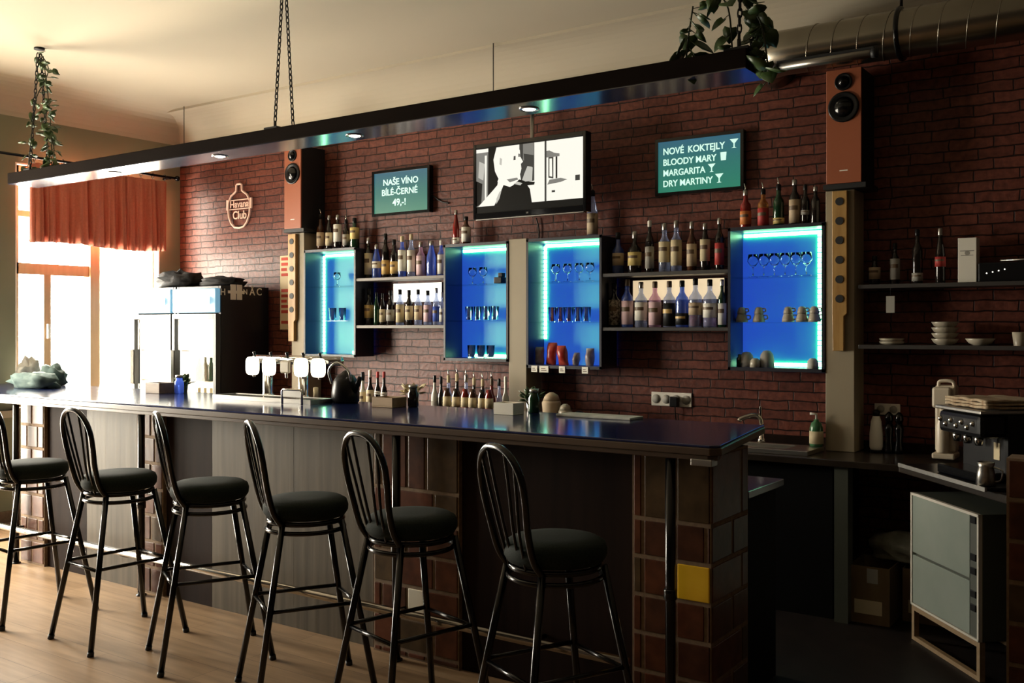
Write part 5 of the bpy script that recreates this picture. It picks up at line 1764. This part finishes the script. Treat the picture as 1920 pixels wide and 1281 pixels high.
MB().tube([(p.x, 5.58, zE + .11), (p.x + .28, 5.58, zE + .115)], .006, 8).build('handle', M['steel'], rc, True)
# stack of bowls
p = on_y(1772, 645, 5.60)
for k in range(4):
    z_ = zF + .0005 + k * .030
    o = MB().lathe([(.035, 0), (.055, .012), (.068, .032), (.066, .034), (.05, .014), (.001, .006)], (p.x, 5.60, z_), 24, cap=False).build('bowl', M['offwhite'], None, True, loc=(p.x, 5.6, z_))
    tag(o, 'beige bowl, %s of the stack on the shelf above the coffee machine' % ['lowest', 'second from bottom', 'third from bottom', 'topmost'][k], 'bowl', 'stacked bowls')
p = on_y(1838, 645, 5.58)
o = MB().lathe([(.03, 0), (.055, .012), (.072, .034), (.070, .036), (.05, .014), (.001, .006)], (p.x, 5.58, zF + .0005), 24, cap=False).build('bowl', M['offwhite'], None, True, loc=(p.x, 5.58, zF))
tag(o, 'single beige bowl right of the bowl stack', 'bowl')
p = on_y(1672, 640, 5.58)
for k in range(2):
    o = MB().lathe([(.04, 0), (.06, .006), (.065, .018), (.062, .018), (.05, .008), (.001, .006)], (p.x, 5.58, zF + .0005 + k * .016), 24, cap=False).build('saucer', M['offwhite'], None, True, loc=(p.x, 5.58, zF + k * .016))
    tag(o, ['lower pale saucer at the left of the bowl shelf', 'upper pale saucer at the left of the bowl shelf'][k], 'saucer', 'saucers on the bowl shelf')
p = on_y(1912, 640, 5.58)
o = MB().lathe([(.028, 0), (.036, .07), (.033, .07), (.026, .006), (.001, .006)], (p.x, 5.58, zF + .0005), 18, cap=False).build('cup', M['offwhite'], None, True, loc=(p.x, 5.58, zF))
tag(o, 'pale cup on the bowl shelf at the right edge of the photo', 'cup')
# tag hanging below the upper shelf
p = on_y(1669, 560, 5.49)
ht = thing('hanging_tag', (p.x, 5.495, zE - .12), 'small dull card hanging on a string below the upper right shelf', 'tag')
MB().box(p.x - .022, 5.494, zE - .155, p.x + .022, 5.4965, zE - .065).build('card', LB['grey'], ht)
MB().tube([(p.x, 5.4955, zE - .065), (p.x, 5.4955, zE - .0225)], .0012, 5).build('string', M['blackmatte'], ht)
# flask and mills
p = on_y(1643, 800, 5.6)
fl = thing('vacuum_flask', (p.x, 5.6, HK), 'white rounded flask on the back counter beside the wide right pilaster', 'flask')
MB().lathe([(.03, .012), (.036, .03), (.036, .10), (.028, .17), (.018, .20)], (p.x, 5.6, HK), 20).build('body', M['paper'], fl, True)
MB().lathe([(.032, 0), (.034, .012), (.03, .014)], (p.x, 5.6, HK + .0004), 20).build('foot', M['blackplastic'], fl, True)
MB().lathe([(.019, .20), (.019, .225), (.008, .235)], (p.x, 5.6, HK), 18).build('cap', M['blackplastic'], fl, True)
for u, lab in ((1667, 'black pepper mill next to the white flask'), (1686, 'black pepper mill on the right of its twin beside the flask')):
    p = on_y(u, 800, 5.6)
    t = thing('pepper_mill', (p.x, 5.6, HK), lab, 'mill', 'pepper mills')
    MB().lathe([(.026, 0), (.028, .02), (.018, .07), (.024, .13), (.02, .16)], (p.x, 5.6, HK + .0004), 18).build('body', M['black'], t, True)
    MB().lathe([(.016, .16), (.024, .185), (.02, .21), (.006, .225), (.001, .226)], (p.x, 5.6, HK + .0004), 18).build('knob', M['black'], t, True)

# ================================================================== DIAGONAL COUNTER: APPLIANCES
ex, ey = .636, -.772                       # along the diagonal, towards the camera
nx, ny = -.772, -.636                      # out of its front
ANG = math.atan2(ey, ex)


def dpt(s, d):
    """point s metres along the diagonal edge from its left corner, d metres behind the edge"""
    return Vector((-1.2 + ex * s - nx * d, 5.13 + ey * s - ny * d, 0))


# tray
p = dpt(.02, .005)
try_ = thing('serving_tray', tuple(dpt(.3, .12) + Vector((0, 0, HK))), 'steel-edged tray under the coffee machine on the right counter', 'tray')
m = MB()
m.obox(dpt(.06, -.02) + Vector((0, 0, HK + .0005)), (ex, ey, 0), (-nx, -ny, 0), (0, 0, 1), .74, .45, .014)
m.build('tray', M['blackplastic'], try_, bevel=.003)
m = MB()
m.obox(dpt(.05, -.03) + Vector((0, 0, HK + .0005)), (ex, ey, 0), (-nx, -ny, 0), (0, 0, 1), .76, .0095, .018)
m.build('rim', M['steel'], try_)
# coffee machine
zt = HK + .0152
S0, D0, SW, SD, SH = .31, .03, .37, .36, .30
cm = thing('coffee_machine', tuple(dpt(S0 + SW / 2, D0 + SD / 2) + Vector((0, 0, zt))), 'black coffee machine with a folded towel on top on the right counter', 'coffee machine')


def ob(s, d, z, a, b, c):
    m = MB()
    m.obox(dpt(s, d) + Vector((0, 0, z)), (ex, ey, 0), (-nx, -ny, 0), (0, 0, 1), a, b, c)
    return m


ob(S0, D0 + .12, zt, SW, SD - .12, SH).build('body', M['blackplastic'], cm, bevel=.02)
ob(S0 + .01, D0, zt + SH - .11, SW - .02, .13, .10).build('brew_head', M['blackplastic'], cm, bevel=.02)
ob(S0 + .02, D0 - .01, zt, SW - .04, .13, .04).build('drip_tray', M['black'], cm, bevel=.006)
ob(S0 - .005, D0 - .005, zt + SH - .005, SW + .01, SD, .016).build('cup_rail', M['steel'], cm, bevel=.004)
for k in range(3):
    q = dpt(S0 + .08 + k * .09, D0 + .055) + Vector((0, 0, zt + SH - .15))
    MB().lathe([(.016, 0), (.02, .02), (.02, .045)], q, 14).build('spout', M['chrome'], cm, True)
for k in range(7):
    q = dpt(S0 + .04 + k * .045, D0 - .002) + Vector((0, 0, zt + SH - .05 - .02 * (k % 2)))
    MB().lathe([(.001, -.008), (.011, -.006), (.013, .002), (.001, .003)], q, 12, 'y').build('control_knob', M['chrome'], cm, True)
q = ob(S0 + .27, D0 + .117, zt + .09, .045, .003, .075).build('label', M['cream'], cm)
m = MB()
tw = thing('folded_towel', tuple(dpt(S0 + SW / 2, D0 + .18) + Vector((0, 0, zt + SH + .012))), 'folded tan towel lying on the coffee machine', 'towel')
for k in range(3):
    def tf(a, b, k=k):
        q = dpt(S0 + .02 + (SW - .03) * a, D0 + .03 + .28 * b)
        return (q.x, q.y, zt + SH + .0135 + k * .014 + .005 * noise.noise(Vector((a * 6, b * 5, k * 3))) + .004)
    mm = MB().grid(tf, 24, 16)
    o = mm.build('fold', M['towel'], tw, True)
    s = o.modifiers.new('thickness', 'SOLIDIFY')
    s.thickness = .010
    s.offset = 1
# milk jug
q = dpt(.735, .02) + Vector((0, 0, HK + .0152))
jg = thing('milk_jug', tuple(q), 'small steel milk jug at the right end of the tray', 'jug')
MB().lathe([(.036, 0), (.04, .005), (.036, .05), (.03, .08), (.036, .10), (.033, .10), (.027, .08), (.001, .01)], q, 20, cap=False).build('body', M['steel'], jg, True)
MB().tube(crom([q + Vector((.03, -.01, .08)), q + Vector((.065, -.02, .07)), q + Vector((.06, -.02, .03)), q + Vector((.036, -.01, .02))], 5), .004, 6).build('handle', M['steel'], jg, True)
# soda maker
p = on_y(1771, 800, 5.40)
sm2 = thing('soda_maker', (p.x, 5.40, HK), 'tall white soda maker left of the coffee machine', 'soda maker')
zb = HK + .0152
wd = .055
zt2 = on_y(1771, 716, 5.40).z
sh = zt2 - zb
m = MB()
m.box(p.x - wd, 5.36, zb, p.x + wd, 5.50, zb + .03)
m.build('base', M['sodawhite'], sm2, bevel=.008)
MB().box(p.x - wd + .004, 5.42, zb + .03, p.x + wd - .004, 5.50, zb + sh * .95).build('column', M['sodawhite'], sm2, bevel=.012)
MB().box(p.x - wd, 5.365, zb + sh * .66, p.x + wd - .018, 5.42, zb + sh * .93).build('head', M['sodawhite'], sm2, bevel=.012)
MB().tube(crom([(p.x - wd * .6, 5.43, zb + sh * .93), (p.x - wd * .5, 5.43, zb + sh), (p.x + wd * .6, 5.43, zb + sh), (p.x + wd * .75, 5.43, zb + sh * .9)], 5), .009, 8).build('top_rim', M['sodawhite'], sm2, True)
MB().tube([(p.x + .02, 5.395, zb + sh * .24), (p.x + .022, 5.395, zb + sh * .42)], .007, 8).build('nozzle', M['chrome'], sm2, True)
MB().lathe([(.030, 0), (.032, .01), (.032, sh * .36), (.016, sh * .48), (.016, sh * .6)], (p.x - .006, 5.392, zb + .0305), 18).build('bottle', M['sodawhite'], sm2, True)

# white two-door appliance on a stand
BS, BD = .07, .03
z0_, z1_ = .176, .727
ap = thing('undercounter_washer', tuple(dpt(.35, .25)), 'pale green-grey two-door appliance on an open stand under the right counter', 'appliance')
L_ = .60
ob(BS, BD + .012, z0_, L_, .44, z1_ - z0_).build('cabinet', M['applside'], ap, bevel=.004)
f = ob(BS, BD - .004, z0_, .012, .016, z1_ - z0_)
f.add([], [])
ff = MB()
for (s, z, a, c) in ((BS, z0_, .012, z1_ - z0_), (BS + L_ - .012, z0_, .012, z1_ - z0_), (BS, z1_ - .012, L_, .012), (BS, z0_, L_, .010)):
    ff.obox(dpt(s, BD - .006) + Vector((0, 0, z)), (ex, ey, 0), (-nx, -ny, 0), (0, 0, 1), a, .018, c)
ff.build('front_frame', M['white'], ap)
zm = z0_ + (z1_ - z0_) * .46
for nm, za, zb_ in (('door', zm + .006, z1_ - .014), ('door', z0_ + .012, zm - .006)):
    dd = ob(BS + .014, BD - .002, za, L_ - .09, .014, zb_ - za).build(nm, M['appl'], ap, bevel=.002)
ob(BS + L_ - .072, BD - .001, z0_ + .012, .058, .013, z1_ - z0_ - .026).build('control_strip', M['applside'], ap)
for z in (z1_ - .045, zm + .09, zm + .03, zm - .07, zm - .13):
    ob(BS + L_ - .066, BD - .008, z, .044, .007, .030).build('switch', M['blackplastic'], ap, bevel=.002)
st = MB()
for (s, d) in ((BS, BD), (BS + L_ - .025, BD), (BS, BD + .40), (BS + L_ - .025, BD + .40)):
    st.obox(dpt(s, d), (ex, ey, 0), (-nx, -ny, 0), (0, 0, 1), .025, .025, z0_ - .001)
for d in (BD, BD + .40):
    for z in (0, z0_ - .026):
        st.obox(dpt(BS + .025, d) + Vector((0, 0, z)), (ex, ey, 0), (-nx, -ny, 0), (0, 0, 1), L_ - .05, .025, .024)
st.build('stand', M['wood'], ap)['label'] = 'open wooden stand'

# cardboard boxes and bag under the counter
def carton(x0, x1, y0, y1, h, lab):
    t = thing('cardboard_box', ((x0 + x1) / 2, (y0 + y1) / 2, 0), lab, 'box', 'cardboard boxes under the back counter')
    b = MB()
    k = .006
    b.box(x0, y0, 0, x1, y0 + k, h).box(x0, y1 - k, 0, x1, y1, h).box(x0, y0 + k, 0, x0 + k, y1 - k, h).box(x1 - k, y0 + k, 0, x1, y1 - k, h).box(x0 + k, y0 + k, 0, x1 - k, y1 - k, k)
    b.build('carton', M['cardboard'], t)
    MB().box(x0 + .03, y0 - .0012, h * .18, x0 + (x1 - x0) * .82, y0, h * .42).build('shipping_label', M['cream'], t)
    MB().box(x0 + (x1 - x0) * .45, y0 - .0012, h * .72, x0 + (x1 - x0) * .72, y0, h * .97).build('tape', LB['grey'], t)


carton(on_y(1591, 1100, 5.22).x, on_y(1668, 1100, 5.22).x, 5.22, 5.50, .30, 'opened cardboard box on the floor below the flask')
carton(on_y(1676, 1100, 5.20).x, on_y(1676, 1100, 5.20).x + .30, 5.38, 5.62, .28, 'brown cardboard box on the floor behind the two-door appliance')
xx = on_y(1680, 1100, 5.35).x
o = MB().lump((xx + .06, 5.48, .302 + .06), (.20, .12, .10), 21, .4, 2.6).build('plastic_bag', M['bag'], None, True, loc=(xx, 5.4, .302))
tag(o, 'crumpled pale plastic bag lying on the cardboard boxes', 'plastic bag')

# tile pillar at the right edge
rp = thing('tile_end_pillar', (-.3, 4.1, 0), 'rust-brown tile pillar at the lower right edge of the photo', 'pillar')
q = on_z(1890, 857, 1.06)
pillar(q.x, q.x + .5, q.y - .04, q.y + .10, 1.06, {'even': (.5,), 'odd': (.25, .75)}, False, parent=rp)

# ================================================================== BAR STOOLS
def make_stool():
    t = thing('bar_stool', (0, 0, 0), '', 'bar stool', 'black metal bar stools along the bar')
    seat = [(.001, .735), (.140, .735), (.165, .742), (.177, .760), (.179, .782), (.172, .803), (.150, .816), (.09, .822), (.001, .823)]
    MB().lathe(seat, (0, 0, 0), 40, cap=False).build('seat', M['seat'], t, True)['label'] = 'round dark green padded seat'
    ring = [(.162 * math.cos(a), .162 * math.sin(a), .690) for a in [2 * PI * k / 40 for k in range(40)]]
    MB().tube(ring, .0095, 10, closed=True).build('seat_ring', M['black'], t, True)
    ring = [(.156 * math.cos(a), .156 * math.sin(a), .726) for a in [2 * PI * k / 40 for k in range(40)]]
    MB().tube(ring, .0105, 10, closed=True).build('seat_frame', M['black'], t, True)
    legs = {}
    for sx_ in (-1, 1):
        for sy_ in (-1, 1):
            foot = Vector((sx_ * .205, sy_ * .248, .002))
            head = Vector((sx_ * .112, sy_ * .124, .728))
            legs[(sx_, sy_)] = (foot, head)
            lg = MB().tube([foot, head], .0135, 12).build('leg', M['black'], t, True)
            MB().tube([foot + Vector((0, 0, -.0018)), foot + (head - foot) * .025], .0155, 12).build('rubber_foot', M['blackmatte'], lg, True)
    f_ = lambda k, tt: legs[k][0].lerp(legs[k][1], tt)
    tt = .385 / .745
    for a, b, dz in (((-1, -1), (1, -1), 0), ((1, -1), (1, 1), .01), ((1, 1), (-1, 1), 0), ((-1, 1), (-1, -1), .01)):
        MB().tube([f_(a, tt + dz), f_(b, tt + dz)], .0085, 10).build('stretcher', M['black'], t, True)
    half_ = [(.112, -.124, .720), (.116, -.160, .775), (.124, -.186, .87), (.139, -.204, .965), (.138, -.217, 1.04), (.108, -.229, 1.10), (.056, -.236, 1.134), (0, -.238, 1.141)]
    pts = crom(half_ + [(-a, b, c) for a, b, c in half_[::-1][1:]], 5)
    bf = MB().tube(pts, .0125, 12).build('back_frame', M['black'], t, True)
    for sx_, x0_, x1_, zt_, yt in ((-1, .022, .054, 1.132, -.235), (1, .022, .054, 1.132, -.235), (-1, .055, .106, 1.100, -.228), (1, .055, .106, 1.100, -.228)):
        MB().tube(crom([(sx_ * x0_, -.150, .728), (sx_ * (x0_ * .9 + x1_ * .15), -.182, .85), (sx_ * (x0_ * .3 + x1_ * .72), -.212, 1.01), (sx_ * x1_, yt, zt_)], 5), .0058, 8).build('back_rod', M['black'], bf, True)
    return t


ST = [(-5.14, 2.88, -5, 'black bar stool nearest the window, cut by the left photo edge'),
      (-4.40, 2.91, -6, 'black bar stool with rounded back, second from the window'),
      (-3.79, 2.98, -28, 'black bar stool turned aside, third from the window'),
      (-3.10, 2.935, -30, 'black bar stool turned aside, fourth from the window, before the oak panels'),
      (-2.49, 2.91, -15, 'black bar stool in front of the pillar with the white tile'),
      (-1.796, 2.855, -25, 'black bar stool at the dark panel, closest to the camera')]
proto = make_stool()
for i, (x, y_, rz_, lab) in enumerate(ST):
    o = proto if i == 0 else copy_tree(proto)
    o.location = (x, y_, 0)
    o.rotation_euler = (0, 0, math.radians(rz_))
    o['label'] = lab
